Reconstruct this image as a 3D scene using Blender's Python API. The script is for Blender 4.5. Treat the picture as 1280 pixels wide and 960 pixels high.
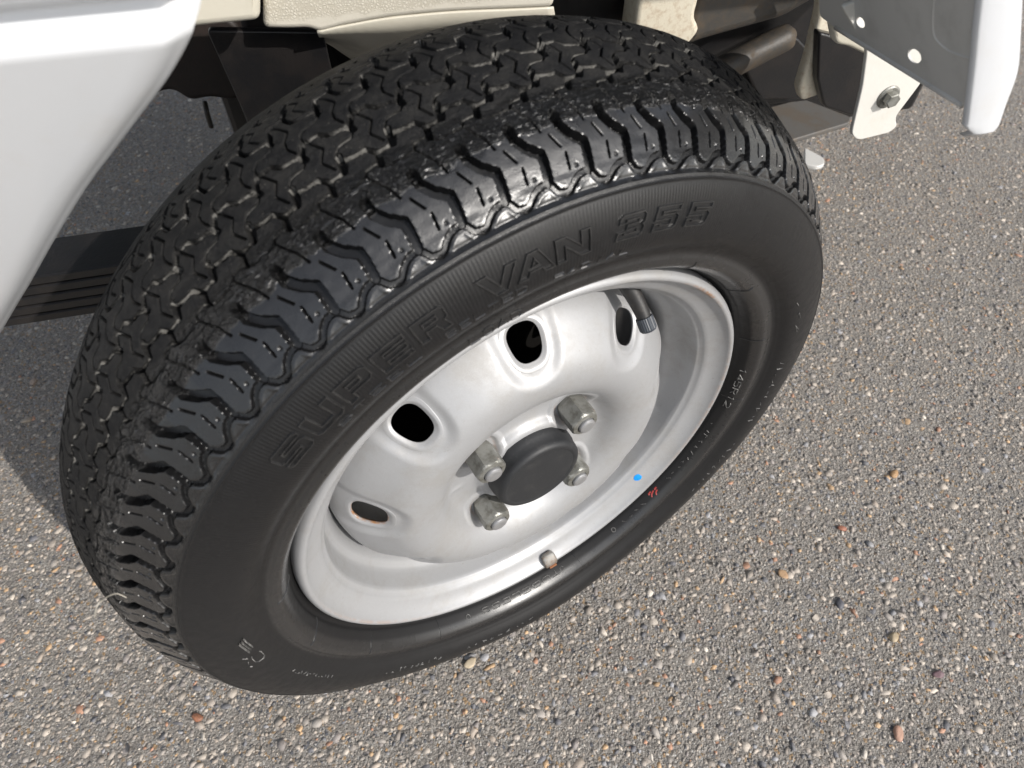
import bpy, bmesh, math, random
import numpy as np
from mathutils import Matrix, Vector

for o in list(bpy.data.objects):
    bpy.data.objects.remove(o)
S = bpy.context.scene
COL = S.collection
rng = np.random.default_rng(7)
random.seed(7)

# ------------------------------------------------------------------ camera
HUB = 0.266                                   # hub height
CAM = np.array([-0.1411, -0.199, 0.6732])
ROT = np.array([[0.86162, -0.50756, 0.0],     # rows: right, down, forward
                [-0.39554, -0.67145, -0.62666],
                [0.31807, 0.53994, -0.77929]])
FPX = 825.9                                   # focal length in px at 1280 wide
cd = bpy.data.cameras.new('camera')
cam = bpy.data.objects.new('camera', cd)
COL.objects.link(cam)
cd.sensor_width = 36.0
cd.lens = FPX / 1280 * 36.0
cd.clip_start = 0.01
cd.clip_end = 500
r_, d_, f_ = ROT
cam.matrix_world = Matrix(((r_[0], -d_[0], -f_[0], CAM[0]), (r_[1], -d_[1], -f_[1], CAM[1]),
                           (r_[2], -d_[2], -f_[2], CAM[2]), (0, 0, 0, 1)))
cd.dof.use_dof = True
cd.dof.focus_distance = 0.46
cd.dof.aperture_fstop = 11.0
S.camera = cam

# ------------------------------------------------------------------ light
SUN = Vector((0.42, -1.0, 0.75)).normalized()
elev = math.asin(SUN.z)
azim = math.atan2(SUN.x, SUN.y)               # clockwise from +Y
w = bpy.data.worlds.new('World')
S.world = w
w.use_nodes = True
nt = w.node_tree
sky = nt.nodes.new('ShaderNodeTexSky')
sky.sky_type = 'NISHITA'
sky.sun_disc = False
sky.sun_elevation = elev
sky.sun_rotation = azim
sky.air_density = 1.0
sky.dust_density = 1.5
bg = nt.nodes['Background']
bg.inputs['Strength'].default_value = 0.15
hs = nt.nodes.new('ShaderNodeHueSaturation')
hs.inputs['Saturation'].default_value = 0.42
nt.links.new(sky.outputs[0], hs.inputs['Color'])
nt.links.new(hs.outputs[0], bg.inputs[0])
sd = bpy.data.lights.new('sun', 'SUN')
sd.energy = 3.45
sd.angle = math.radians(0.5)
sd.color = (1.0, 0.955, 0.895)
sun = bpy.data.objects.new('sun', sd)
COL.objects.link(sun)
sun.location = (2, -5, 4)
sun.rotation_euler = (-SUN).to_track_quat('-Z', 'Y').to_euler()
S.view_settings.view_transform = 'Standard'
S.view_settings.look = 'None'
S.view_settings.exposure = 0.26
S.view_settings.gamma = 1.0


# ------------------------------------------------------------------ helpers
# the wheel is steered: the truck's own axes are turned by YAW against the wheel, which stands square to x and y.
# bodywork is laid out in the truck's axes (x along the truck, y inboard), wheel and ground in the world's
YAW = math.radians(-17.0)
cy, sy = math.cos(YAW), math.sin(YAW)
TR = np.array([[cy, -sy, 0], [sy, cy, 0], [0, 0, 1.0]])     # truck -> world
CAM_T = TR.T @ CAM
ROT_T = ROT @ TR


def on(u, v, axis, val, world=False):
    """point of the place that the photo shows at pixel (u, v), on the plane axis = val (truck axes unless world)"""
    C_, R_ = (CAM, ROT) if world else (CAM_T, ROT_T)
    d = R_.T @ np.array([(u - 640) / FPX, (v - 480) / FPX, 1.0])
    return C_ + (val - C_[axis]) / d[axis] * d


def link(name, me, mat=None, parent=None, smooth=False):
    o = bpy.data.objects.new(name, me)
    COL.objects.link(o)
    if mat is not None:
        me.materials.append(mat)
    if smooth:
        me.polygons.foreach_set('use_smooth', np.ones(len(me.polygons), dtype=bool))
    if parent is not None:
        o.parent = parent
        loc = Vector((0, 0, 0))
        q = parent
        while q is not None:
            loc += q.location
            q = q.parent
        o.matrix_parent_inverse = Matrix.Translation(-loc)
    return o


def tag(o, label=None, cat=None, group=None, kind=None):
    for k, v in (('label', label), ('category', cat), ('group', group), ('kind', kind)):
        if v:
            o[k] = v
    return o


def empty(name, loc, parent=None):
    o = bpy.data.objects.new(name, None)
    COL.objects.link(o)
    o.empty_display_size = 0.05
    o.location = loc
    if parent is not None:
        o.parent = parent
        o.matrix_parent_inverse = Matrix.Translation(-parent.location)
    return o


def mesh_np(name, verts, faces):
    """verts (n,3), faces (m,k) numpy -> mesh, fast"""
    me = bpy.data.meshes.new(name)
    verts = np.ascontiguousarray(verts, dtype=np.float32)
    faces = np.ascontiguousarray(faces, dtype=np.int32)
    m, k = faces.shape
    me.vertices.add(len(verts))
    me.vertices.foreach_set('co', verts.ravel())
    me.loops.add(m * k)
    me.loops.foreach_set('vertex_index', faces.ravel())
    me.polygons.add(m)
    me.polygons.foreach_set('loop_start', np.arange(0, m * k, k, dtype=np.int32))
    me.polygons.foreach_set('loop_total', np.full(m, k, dtype=np.int32))
    me.update(calc_edges=True)
    me.validate()
    return me


def attr(me, name, data):
    a = me.attributes.new(name, 'FLOAT', 'POINT')
    a.data.foreach_set('value', np.ascontiguousarray(data, dtype=np.float32).ravel())


def grid_faces(nu, nv, wrap=False):
    """grid indexed [i*nv + j]; i along u (wrapping if asked)"""
    iu = np.arange(nu if wrap else nu - 1)
    jv = np.arange(nv - 1)
    I, J = np.meshgrid(iu, jv, indexing='ij')
    I2 = (I + 1) % nu
    a = I * nv + J
    b = I2 * nv + J
    c = I2 * nv + J + 1
    d = I * nv + J + 1
    return np.stack([a, b, c, d], -1).reshape(-1, 4)


def sstep(a, b, x):
    t = np.clip((x - a) / (b - a), 0, 1)
    return t * t * (3 - 2 * t)


def curve_plate(name, loops, depth, bevel, place, mat, parent, res=2):
    """flat plate from 2-D outlines (first outer, others holes), real thickness and rounded edges;
       place maps local (a, b, c) to the world: c is the thickness direction"""
    cu = bpy.data.curves.new(name, 'CURVE')
    cu.dimensions = '2D'
    cu.fill_mode = 'BOTH'
    cu.extrude = max(depth / 2 - bevel, 0.0001)
    cu.bevel_depth = bevel
    cu.bevel_resolution = res
    cu.offset = -bevel
    for lp in loops:
        sp = cu.splines.new('POLY')
        sp.points.add(len(lp) - 1)
        for p, q in zip(sp.points, lp):
            p.co = (q[0], q[1], 0, 1)
        sp.use_cyclic_u = True
    tmp = bpy.data.objects.new('tmp', cu)
    COL.objects.link(tmp)
    dg = bpy.context.evaluated_depsgraph_get()
    dg.update()
    me = bpy.data.meshes.new_from_object(tmp.evaluated_get(dg))
    bpy.data.objects.remove(tmp)
    bpy.data.curves.remove(cu)
    me.materials.clear()
    co = np.empty(len(me.vertices) * 3, dtype=np.float32)
    me.vertices.foreach_get('co', co)
    co = co.reshape(-1, 3)
    out = place(co).astype(np.float32)
    me.vertices.foreach_set('co', out.ravel())
    me.update()
    bm = bmesh.new()
    bm.from_mesh(me)
    bmesh.ops.remove_doubles(bm, verts=bm.verts, dist=1e-5)
    bmesh.ops.recalc_face_normals(bm, faces=bm.faces)
    bm.to_mesh(me)
    bm.free()
    me.name = name
    o = link(name, me, mat, parent)
    return o


def smooth_loop(pts, n=6, closed=True):
    """Catmull-Rom through points"""
    P = np.array(pts, float)
    out = []
    N = len(P)
    for i in range(N if closed else N - 1):
        p0, p1, p2, p3 = (P[(i - 1) % N] if closed or i > 0 else P[0], P[i], P[(i + 1) % N],
                          P[(i + 2) % N] if closed or i + 2 < N else P[-1])
        for t in np.linspace(0, 1, n, endpoint=False):
            out.append(0.5 * ((2 * p1) + (-p0 + p2) * t + (2 * p0 - 5 * p1 + 4 * p2 - p3) * t * t + (-p0 + 3 * p1 - 3 * p2 + p3) * t ** 3))
    if not closed:
        out.append(P[-1])
    return np.array(out)


def round_loop(pts, r, n=4):
    """polygon with rounded corners"""
    P = [np.array(p, float) for p in pts]
    out = []
    N = len(P)
    for i in range(N):
        a, b, c = P[i - 1], P[i], P[(i + 1) % N]
        u = a - b
        v = c - b
        lu, lv = np.linalg.norm(u), np.linalg.norm(v)
        k = min(r, lu * .45, lv * .45)
        s, e = b + u / lu * k, b + v / lv * k
        for t in np.linspace(0, 1, n + 1):
            out.append((1 - t) ** 2 * s + 2 * t * (1 - t) * b + t * t * e)
    return np.array(out)


def yplate(name, px, y, depth, mat, parent, bevel=0.002, rad=0.004, holes=()):
    """plate standing in the plane y, outline taken where the photo shows it, thickness going inboard"""
    L = [round_loop([on(u, v, 1, y)[[0, 2]] for u, v in px], rad)]
    for h in holes:
        L.append(np.array([on(u, v, 1, y)[[0, 2]] for u, v in h]))
    def place(c):
        return np.stack([c[:, 0], y + depth / 2 - c[:, 2], c[:, 1]], -1)
    return curve_plate(name, L, depth, bevel, place, mat, parent)


def lathe(name, prof, n, mat, parent, cx=0., cz=0., smooth=True, y0=0., close=False):
    """surface of revolution about the axle through (cx, cz); prof = list of (r, y)"""
    P = np.array(prof, float)
    th = np.linspace(0, 2 * np.pi, n, endpoint=False)
    V = np.stack([cx + np.outer(np.sin(th), P[:, 0]), np.broadcast_to(P[:, 1] + y0, (n, len(P))),
                  cz + np.outer(np.cos(th), P[:, 0])], -1).reshape(-1, 3)
    me = mesh_np(name, V, grid_faces(n, len(P), True))
    return link(name, me, mat, parent, smooth)


def tube_np(path, rad, n=8, cap=True):
    P = np.array(path, float)
    R = np.broadcast_to(rad, len(P))
    T = np.gradient(P, axis=0)
    T /= np.linalg.norm(T, axis=1)[:, None]
    ref = np.array([0, 0, 1.]) if abs(T[0][2]) < .9 else np.array([1., 0, 0])
    V = []
    for p, t, r in zip(P, T, R):
        a = np.cross(t, ref)
        a /= np.linalg.norm(a)
        b = np.cross(t, a)
        for k in range(n):
            an = 2 * np.pi * k / n
            V.append(p + r * (np.cos(an) * a + np.sin(an) * b))
    F = []
    for i in range(len(P) - 1):
        for k in range(n):
            k2 = (k + 1) % n
            F.append((i * n + k, i * n + k2, (i + 1) * n + k2, (i + 1) * n + k))
    V = [tuple(v) for v in V]
    if cap:
        F.append(tuple(range(n))[::-1])
        F.append(tuple((len(P) - 1) * n + k for k in range(n)))
    return V, F


def mesh_py(name, V, F):
    me = bpy.data.meshes.new(name)
    me.from_pydata([tuple(v) for v in V], [], F)
    me.update()
    return me


# ------------------------------------------------------------------ materials
class NT:
    def __init__(s, name):
        s.m = bpy.data.materials.new(name)
        s.m.use_nodes = True
        s.t = s.m.node_tree
        s.b = s.t.nodes['Principled BSDF']
    def n(s, ty, **k):
        q = s.t.nodes.new(ty)
        for a, v in k.items():
            setattr(q, a, v)
        return q
    def put(s, sock, v):
        if isinstance(v, bpy.types.NodeSocket):
            s.t.links.new(v, sock)
        elif v is not None:
            sock.default_value = v
    def math(s, op, a, b=None, c=None, clamp=False):
        q = s.n('ShaderNodeMath', operation=op, use_clamp=clamp)
        s.put(q.inputs[0], a)
        s.put(q.inputs[1], b)
        s.put(q.inputs[2], c)
        return q.outputs[0]
    def rng(s, x, a, b, lo=0., hi=1., smooth=True):
        q = s.n('ShaderNodeMapRange', interpolation_type='SMOOTHSTEP' if smooth else 'LINEAR')
        s.put(q.inputs[0], x)
        for i, v in enumerate((a, b, lo, hi)):
            q.inputs[i + 1].default_value = v
        return q.outputs[0]
    def attr(s, name):
        return s.n('ShaderNodeAttribute', attribute_name=name).outputs['Fac']
    def noise(s, scale, detail=4, rough=.55, vec=None, dist=0.):
        q = s.n('ShaderNodeTexNoise')
        q.inputs['Scale'].default_value = scale
        q.inputs['Detail'].default_value = detail
        q.inputs['Roughness'].default_value = rough
        q.inputs['Distortion'].default_value = dist
        s.put(q.inputs['Vector'], vec if vec is not None else s.obj())
        return q.outputs['Fac']
    def vor(s, scale, feature='F1', vec=None, out='Distance', rand=1.):
        q = s.n('ShaderNodeTexVoronoi', feature=feature)
        q.inputs['Scale'].default_value = scale
        q.inputs['Randomness'].default_value = rand
        s.put(q.inputs['Vector'], vec if vec is not None else s.obj())
        return q.outputs[out]
    def obj(s):
        if not hasattr(s, '_o'):
            s._o = s.n('ShaderNodeTexCoord').outputs['Object']
        return s._o
    def mix(s, f, a, b):
        q = s.n('ShaderNodeMix', data_type='RGBA')
        s.put(q.inputs[0], f)
        s.put(q.inputs[6], a if isinstance(a, bpy.types.NodeSocket) else (*a, 1) if len(a) == 3 else a)
        s.put(q.inputs[7], b if isinstance(b, bpy.types.NodeSocket) else (*b, 1) if len(b) == 3 else b)
        return q.outputs[2]
    def bump(s, h, dist, strength=1., nrm=None):
        q = s.n('ShaderNodeBump')
        q.inputs['Strength'].default_value = strength
        q.inputs['Distance'].default_value = dist
        s.put(q.inputs['Height'], h)
        if nrm is not None:
            s.put(q.inputs['Normal'], nrm)
        return q.outputs[0]
    def set(s, **k):
        names = {'col': 'Base Color', 'rough': 'Roughness', 'metal': 'Metallic', 'nrm': 'Normal', 'spec': 'Specular IOR Level',
                 'coat': 'Coat Weight', 'coatr': 'Coat Roughness'}
        for a, v in k.items():
            if a == 'col' and not isinstance(v, bpy.types.NodeSocket) and len(v) == 3:
                v = (*v, 1)
            s.put(s.b.inputs[names[a]], v)
        return s.m


def xyz(n_, sx, sy, sz):
    q = n_.n('ShaderNodeMapping')
    n_.put(q.inputs['Vector'], n_.obj())
    q.inputs['Scale'].default_value = (sx, sy, sz)
    return q.outputs[0]


def m_paint(name, col, rough=.3, coat=.5, dirt=.25, dirtcol=(.30, .25, .18), bump=0.):
    n = NT(name)
    d = n.rng(n.noise(38, 6, .65), .52, .78, 0, dirt)
    sp = n.rng(n.noise(900, 2, .5), .72, .78, 0, dirt * 1.2)
    f = n.math('MAXIMUM', d, sp)
    c = n.mix(f, col, dirtcol)
    rr = n.rng(f, 0, .4, rough, .6)
    return n.set(col=c, rough=rr, coat=coat, coatr=.12, nrm=n.bump(n.noise(260, 3), .0002, .3 + bump))


def m_rusty(name, col, amount=.5, rough=.55, metal=0., rust=(.20, .085, .035), lo=.45, hi=.62):
    n = NT(name)
    f = n.rng(n.noise(26, 8, .7), lo, hi, 0, amount)
    g = n.rng(n.noise(210, 5, .7), .45, .7, 0, amount * .6)
    f2 = n.math('MAXIMUM', f, g)
    c = n.mix(f2, col, rust)
    h = n.noise(400, 6, .7)
    return n.set(col=c, rough=n.rng(f2, 0, 1, rough, .85), metal=metal, nrm=n.bump(h, .0004, .5))


M = {}
M['white_paint'] = m_paint('white_paint', (.635, .648, .668), .30, .5, .16, (.55, .50, .42))
M['bracket_paint'] = m_paint('bracket_paint', (.66, .645, .60), .42, .2, .22, (.50, .42, .30), .4)
M['cream_paint'] = m_paint('cream_paint', (.64, .605, .51), .45, .15, .30, (.52, .46, .34), .6)
M['panel_back'] = m_paint('panel_back_paint', (.62, .612, .59), .5, .1, .22, (.25, .24, .22))
M['black_steel'] = m_rusty('black_steel', (.010, .010, .011), .12, .30, 0., (.06, .045, .035))
M['dark_shield'] = m_rusty('dark_shield', (.022, .017, .015), .5, .5, 0., (.05, .03, .024))
M['brown_steel'] = m_rusty('brown_steel', (.050, .047, .043), .7, .5, .15, (.10, .072, .045))
M['grey_steel'] = m_rusty('grey_steel', (.115, .112, .108), .45, .5, .2, (.16, .12, .08))
M['cream_rust'] = m_rusty('cream_rust', (.62, .57, .46), .75, .55, 0., (.34, .22, .12), .52, .68)

# stone guard coating on the wheel house: coarse crackle above, smooth paint below
n = NT('stone_guard_paint')
geo = n.n('ShaderNodeSeparateXYZ')
n.put(geo.inputs[0], n.obj())
zz = n.math('ADD', geo.outputs['Z'], n.math('MULTIPLY', n.math('SUBTRACT', n.noise(120, 3), .5), .008))
up = n.rng(zz, .5105, .5135)
cr = n.vor(640, 'DISTANCE_TO_EDGE')
cells = n.rng(cr, .04, .30)
h = n.math('MULTIPLY', cells, up)
gaps = n.math('MULTIPLY', n.math('SUBTRACT', 1., cells), up)
c0 = n.mix(n.rng(n.noise(40, 6, .6), .5, .8, 0, .35), (.62, .585, .50), (.50, .45, .34))
c = n.mix(n.math('MULTIPLY', gaps, .55), c0, (.42, .38, .30))
M['stone_guard'] = n.set(col=c, rough=.5, nrm=n.bump(h, .00016, .8, n.bump(n.noise(500, 3), .0003, .5)))

# silver wheel paint
n = NT('silver_wheel_paint')
fl = n.noise(2600, 2, .5)
gr = n.math('MAXIMUM', n.rng(n.noise(30, 7, .7), .46, .70, 0, .45), n.rng(n.noise(9, 8, .75), .50, .72, 0, .6))
sp = n.rng(n.noise(420, 3, .6), .66, .72, 0, .55)
dirt = n.math('MAXIMUM', gr, sp)
c = n.mix(dirt, (.345, .348, .355), (.27, .255, .23))
c = n.mix(n.math('MULTIPLY', n.rng(fl, .4, .75), .20), c, (.55, .55, .57))
rw = n.rng(n.attr('rust'), .35, 1.)
rm = n.math('MULTIPLY', rw, n.rng(n.noise(160, 6, .7), .36, .6))
c = n.mix(rm, c, (.30, .15, .065))
M['silver'] = n.set(col=c, metal=n.rng(rm, 0, 1, .28, 0.), rough=n.rng(dirt, 0, .5, .47, .60), coat=.15, coatr=.25,
                    nrm=n.bump(n.noise(70, 4, .6), .0006, .35, n.bump(fl, .00004, .5)))

# zinc nuts
n = NT('zinc_nut')
c = n.mix(n.rng(n.noise(140, 6, .7), .4, .7), (.27, .27, .25), (.15, .145, .125))
c = n.mix(n.rng(n.noise(90, 5, .7), .62, .72, 0, .6), c, (.22, .10, .04))
M['zinc'] = n.set(col=c, metal=.55, rough=n.rng(n.noise(200, 4), .3, .7, .36, .6), nrm=n.bump(n.noise(600, 5, .7), .0002, .6))
n = NT('stud_end')
M['stud'] = n.set(col=n.mix(n.noise(500, 3), (.42, .42, .42), (.30, .30, .31)), metal=.6, rough=.42)

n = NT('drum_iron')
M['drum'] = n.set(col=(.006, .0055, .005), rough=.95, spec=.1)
n = NT('black_plastic')
c = n.mix(n.math('MAXIMUM', n.rng(n.noise(900, 3, .6), .58, .78, 0, .5), n.rng(n.noise(55, 7, .75), .50, .72, 0, .35)), (.017, .018, .020), (.075, .072, .068))
M['cap'] = n.set(col=c, rough=.55, nrm=n.bump(n.noise(1800, 3), .0001, .6))

n = NT('valve_rubber')
c = n.mix(n.rng(n.noise(200, 5, .7), .5, .75, 0, .6), (.018, .017, .017), (.075, .06, .045))
M['valve'] = n.set(col=c, rough=.5, nrm=n.bump(n.noise(700, 4), .0002, .5))
n = NT('blue_plastic_cap')
M['valve_cap'] = n.set(col=n.mix(n.noise(800, 3), (.026, .032, .042), (.05, .058, .07)), rough=.45)
n = NT('lead_weight')
c = n.mix(n.rng(n.noise(190, 6, .7), .42, .62), (.24, .235, .22), (.18, .14, .11))
M['lead'] = n.set(col=c, metal=.3, rough=.55, nrm=n.bump(n.noise(500, 4), .0003, .6))
n = NT('rust_clip')
M['rust_clip'] = n.set(col=n.mix(n.noise(260, 5, .7), (.30, .12, .05), (.16, .07, .035)), rough=.85)
n = NT('blue_paint_dot')
M['blue_dot'] = n.set(col=n.mix(n.noise(700, 3), (.0, .22, .68), (.005, .27, .75)), rough=.35)
n = NT('red_paint_mark')
M['red'] = n.set(col=(.34, .035, .03), rough=.5)

# ground binder
n = NT('asphalt')
def cellcol(scale):
    q = n.n('ShaderNodeSeparateColor')
    n.put(q.inputs[0], n.vor(scale, out='Color'))
    return q.outputs
k1 = cellcol(360)
k2 = cellcol(820)
c = n.mix(k1[0], (.215, .195, .175), (.40, .365, .325))
c = n.mix(n.math('MULTIPLY', k2[0], .8), c, n.mix(k2[1], (.12, .11, .10), (.54, .50, .45)))
c = n.mix(n.rng(k1[1], .93, .97), c, (.42, .29, .17))
c = n.mix(n.rng(k1[2], .95, .98), c, (.13, .135, .15))
c = n.mix(n.rng(k2[2], .93, .97), c, (.60, .58, .54))
c = n.mix(n.rng(n.noise(9, 5, .6), .42, .75, 0, .35), c, n.mix(.5, c, (.15, .135, .12)))
hh = n.math('ADD', n.math('MULTIPLY', n.math('SUBTRACT', 1., n.vor(360)), .9), n.math('MULTIPLY', n.math('SUBTRACT', 1., n.vor(820)), .55))
hh = n.math('ADD', hh, n.noise(700, 5, .7))
M['asphalt'] = n.set(col=c, rough=.8, nrm=n.bump(hh, .0028, 1.))
n = NT('aggregate')
ca = n.n('ShaderNodeAttribute', attribute_name='Col').outputs['Color']
sp = n.rng(n.noise(1500, 3, .6), .35, .7)
c = n.mix(n.math('MULTIPLY', sp, .40), ca, n.mix(.6, ca, (.16, .15, .14)))
M['aggregate'] = n.set(col=c, rough=.62, nrm=n.bump(n.noise(900, 4, .6), .0006, .8))


def m_stone(name, c1, c2):
    n = NT(name)
    return n.set(col=n.mix(n.rng(n.noise(190, 5, .65), .35, .68), c1, c2), rough=.6, nrm=n.bump(n.noise(420, 5, .65), .0006, .9))


# tyre rubber: attributes s (mm across the section), th (deg), dep (groove depth, mm), ser (fluted band of the sidewall)
n = NT('tyre_rubber')
s_ = n.attr('s')
th = n.attr('th')
dep = n.attr('dep')
ser = n.attr('ser')
comb = n.n('ShaderNodeCombineXYZ')
n.put(comb.inputs[0], n.math('MULTIPLY', th, .0047))
n.put(comb.inputs[1], n.math('MULTIPLY', s_, .001))
wav = n.math('ADD', s_, n.math('MULTIPLY', n.math('SUBTRACT', n.noise(70, 3), .5), 9.))
shoulder = n.math('MULTIPLY', n.rng(wav, -54, -50, 1, 0), n.rng(s_, -90, -86))
rib = n.math('MULTIPLY', n.rng(wav, -55, -51), n.rng(wav, -42, -37, 1, 0))
tread = n.rng(wav, -44, -38)
side = n.rng(s_, -90, -88, 1, 0)
bead = n.math('MULTIPLY', n.rng(s_, -152, -148), n.rng(s_, -137, -134, 1, 0))
grain = n.noise(420, 6, .7)
grain2 = n.noise(1700, 3, .6)
# crackle on the outer rib: thin cracks running round the tyre
mp = n.n('ShaderNodeMapping')
n.put(mp.inputs['Vector'], comb.outputs[0])
mp.inputs['Scale'].default_value = (130, 620, 1)
ck = n.noise(1., 5, .62, mp.outputs[0], 1.2)
crack = n.math('ABSOLUTE', n.math('SUBTRACT', ck, .5))
crack = n.rng(crack, 0., .10)
# dust film on the tread; outboard groove walls paler, dust mixed with painted sunlight
dustn = n.rng(n.noise(95, 6, .7), .38, .68)
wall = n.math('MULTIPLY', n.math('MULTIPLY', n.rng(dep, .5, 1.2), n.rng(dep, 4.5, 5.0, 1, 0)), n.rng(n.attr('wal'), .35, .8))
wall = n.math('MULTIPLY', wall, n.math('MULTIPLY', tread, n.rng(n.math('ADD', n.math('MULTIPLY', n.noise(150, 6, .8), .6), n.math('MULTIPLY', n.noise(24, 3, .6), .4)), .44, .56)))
film = n.math('MULTIPLY', tread, n.math('MULTIPLY', dustn, .55))
spk = n.math('MULTIPLY', n.rng(n.noise(1100, 2, .5), .70, .76), n.math('ADD', n.math('MULTIPLY', tread, .6), .12))
c = n.mix(film, (.0075, .0075, .008), (.030, .0285, .026))
wet = n.math('MULTIPLY', n.rng(th, -85, -45), n.rng(th, 35, 75, 1, 0))
c = n.mix(n.math('MULTIPLY', side, 1.), c, n.mix(wet, (.0155, .0152, .0155), (.0075, .0075, .008)))
c = n.mix(spk, c, (.17, .155, .135))
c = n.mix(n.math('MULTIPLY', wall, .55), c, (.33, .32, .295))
r0 = n.math('ADD', n.math('MULTIPLY', shoulder, -.27), n.math('MULTIPLY', rib, -.22))
r0 = n.math('ADD', r0, n.math('MULTIPLY', side, -.14))
r0 = n.math('ADD', r0, n.rng(n.noise(150, 5, .7), .3, .7, .52, .66))
# fluting
flute = n.math('SINE', n.math('MULTIPLY', th, 2 * math.pi / .46))
flute = n.math('MULTIPLY', flute, ser)
b1 = n.bump(flute, .00004, .9)
hgt = n.math('ADD', n.math('MULTIPLY', grain, n.math('ADD', .05, n.math('MULTIPLY', tread, 1.5))), n.math('MULTIPLY', grain2, n.math('SUBTRACT', .5, n.math('ADD', n.math('MULTIPLY', side, .40), n.math('MULTIPLY', shoulder, .40)))))
b2 = n.bump(hgt, .00075, .9, b1)
b3 = n.bump(n.math('MULTIPLY', crack, rib), .0028, 1., b2)
wr = n.noise(240, 4, .6)
b4 = n.bump(n.math('MULTIPLY', wr, shoulder), .00022, .30, b3)
M['tyre'] = n.set(col=c, rough=r0, nrm=b4, spec=n.math('ADD', .22, n.math('MULTIPLY', shoulder, .2)), coat=n.math('ADD', n.math('ADD', n.math('ADD', n.math('MULTIPLY', n.math('MULTIPLY', shoulder, .85), n.rng(dep, .15, .7, 1, .1)), n.math('MULTIPLY', rib, .9)), n.math('MULTIPLY', bead, .9)), n.math('MULTIPLY', n.math('MULTIPLY', side, wet), .35)), coatr=n.rng(n.noise(60, 5, .6), .3, .7, .22, .36))
n.b.inputs['Coat IOR'].default_value = 1.55
n.put(n.b.inputs['Coat Normal'], b4)
n = NT('rubber_lettering')
M['letters'] = n.set(col=n.mix(n.rng(n.noise(300, 4), .4, .7, 0, .5), (.016, .016, .0165), (.05, .048, .045)), rough=.3, coat=.8, coatr=.22, nrm=n.bump(n.noise(900, 3), .0001, .4))

n = NT('dusty_lettering')
M['dusty'] = n.set(col=n.mix(n.rng(n.noise(260, 5, .7), .35, .65), (.03, .03, .03), (.24, .235, .225)), rough=.6, nrm=n.bump(n.noise(900, 3), .0002, .5))

# ------------------------------------------------------------------ ground
me = mesh_py('ground', [(-60, -60, 0), (60, -60, 0), (60, 60, 0), (-60, 60, 0)], [(0, 1, 2, 3)])
g = link('ground', me, M['asphalt'])
tag(g, kind='structure')

# aggregate of the worn asphalt: thousands of small stones set in the binder near the wheel
PAL = np.array([1.50, 1.42, 1.34]) * np.array([(.25, .23, .21), (.28, .26, .235), (.22, .21, .20), (.31, .285, .255), (.265, .235, .205), (.18, .17, .168),
                (.36, .335, .30), (.11, .115, .13), (.36, .255, .155), (.30, .175, .12), (.44, .42, .385), (.22, .23, .25)])
PW = np.array([.16, .15, .14, .12, .10, .09, .055, .065, .04, .025, .02, .055])
PW = PW / PW.sum()


def scatter(spacing, rmin, rmax):
    x = np.arange(-.75, 1.95, spacing)
    y = np.arange(-.62, 1.5, spacing)
    X, Y = np.meshgrid(x, y)
    P = np.stack([X.ravel(), Y.ravel()], -1) + rng.uniform(-.48, .48, (X.size, 2)) * spacing
    Q = np.c_[P, np.zeros(len(P))] - CAM
    q = Q @ ROT.T
    u = q[:, 0] / q[:, 2] * FPX + 640
    v = q[:, 1] / q[:, 2] * FPX + 480
    # dense where the photograph looks, thinning out gradually beyond
    out = np.hypot(np.maximum(np.maximum(-60 - u, u - 1340), 0), np.maximum(np.maximum(-40 - v, v - 1010), 0))
    dist = np.linalg.norm(Q, axis=1)
    prob = np.clip(1.35 - .42 * dist, .25, 1) * np.exp(-out / 150.) * (q[:, 2] > .08)
    prob[(u > 300) & (u < 900) & (v > 60) & (v < 640)] *= .12     # hidden behind the wheel and bodywork
    keep = rng.random(len(P)) < prob
    keep &= ~((np.abs(P[:, 0]) < .10) & (P[:, 1] > 0) & (P[:, 1] < .13))
    P = P[keep]
    R = rmin * (rmax / rmin) ** (rng.random(len(P)) ** 1.7)
    return P, R


ico = bmesh.new()
bmesh.ops.create_icosphere(ico, subdivisions=1, radius=1)
IV = np.array([v.co[:] for v in ico.verts])
IF = np.array([[v.index for v in f.verts] for f in ico.faces])
ico.free()
low = IV[:, 2].argmin()
IF = IF[~(IF == low).any(1)]                    # the underside sits in the binder


# small chips: four-sided stumps
a4 = np.arange(4) * np.pi / 2
CV = np.concatenate([np.stack([.72 * np.cos(a4), .72 * np.sin(a4), np.full(4, .75)], -1), np.stack([1.05 * np.cos(a4 + .3), 1.05 * np.sin(a4 + .3), np.full(4, -.75)], -1)])
CF = np.array([(0, 1, 2), (0, 2, 3)] + [t for k in range(4) for t in ((k, k + 4, (k + 1) % 4 + 4), (k, (k + 1) % 4 + 4, (k + 1) % 4))])


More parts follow.
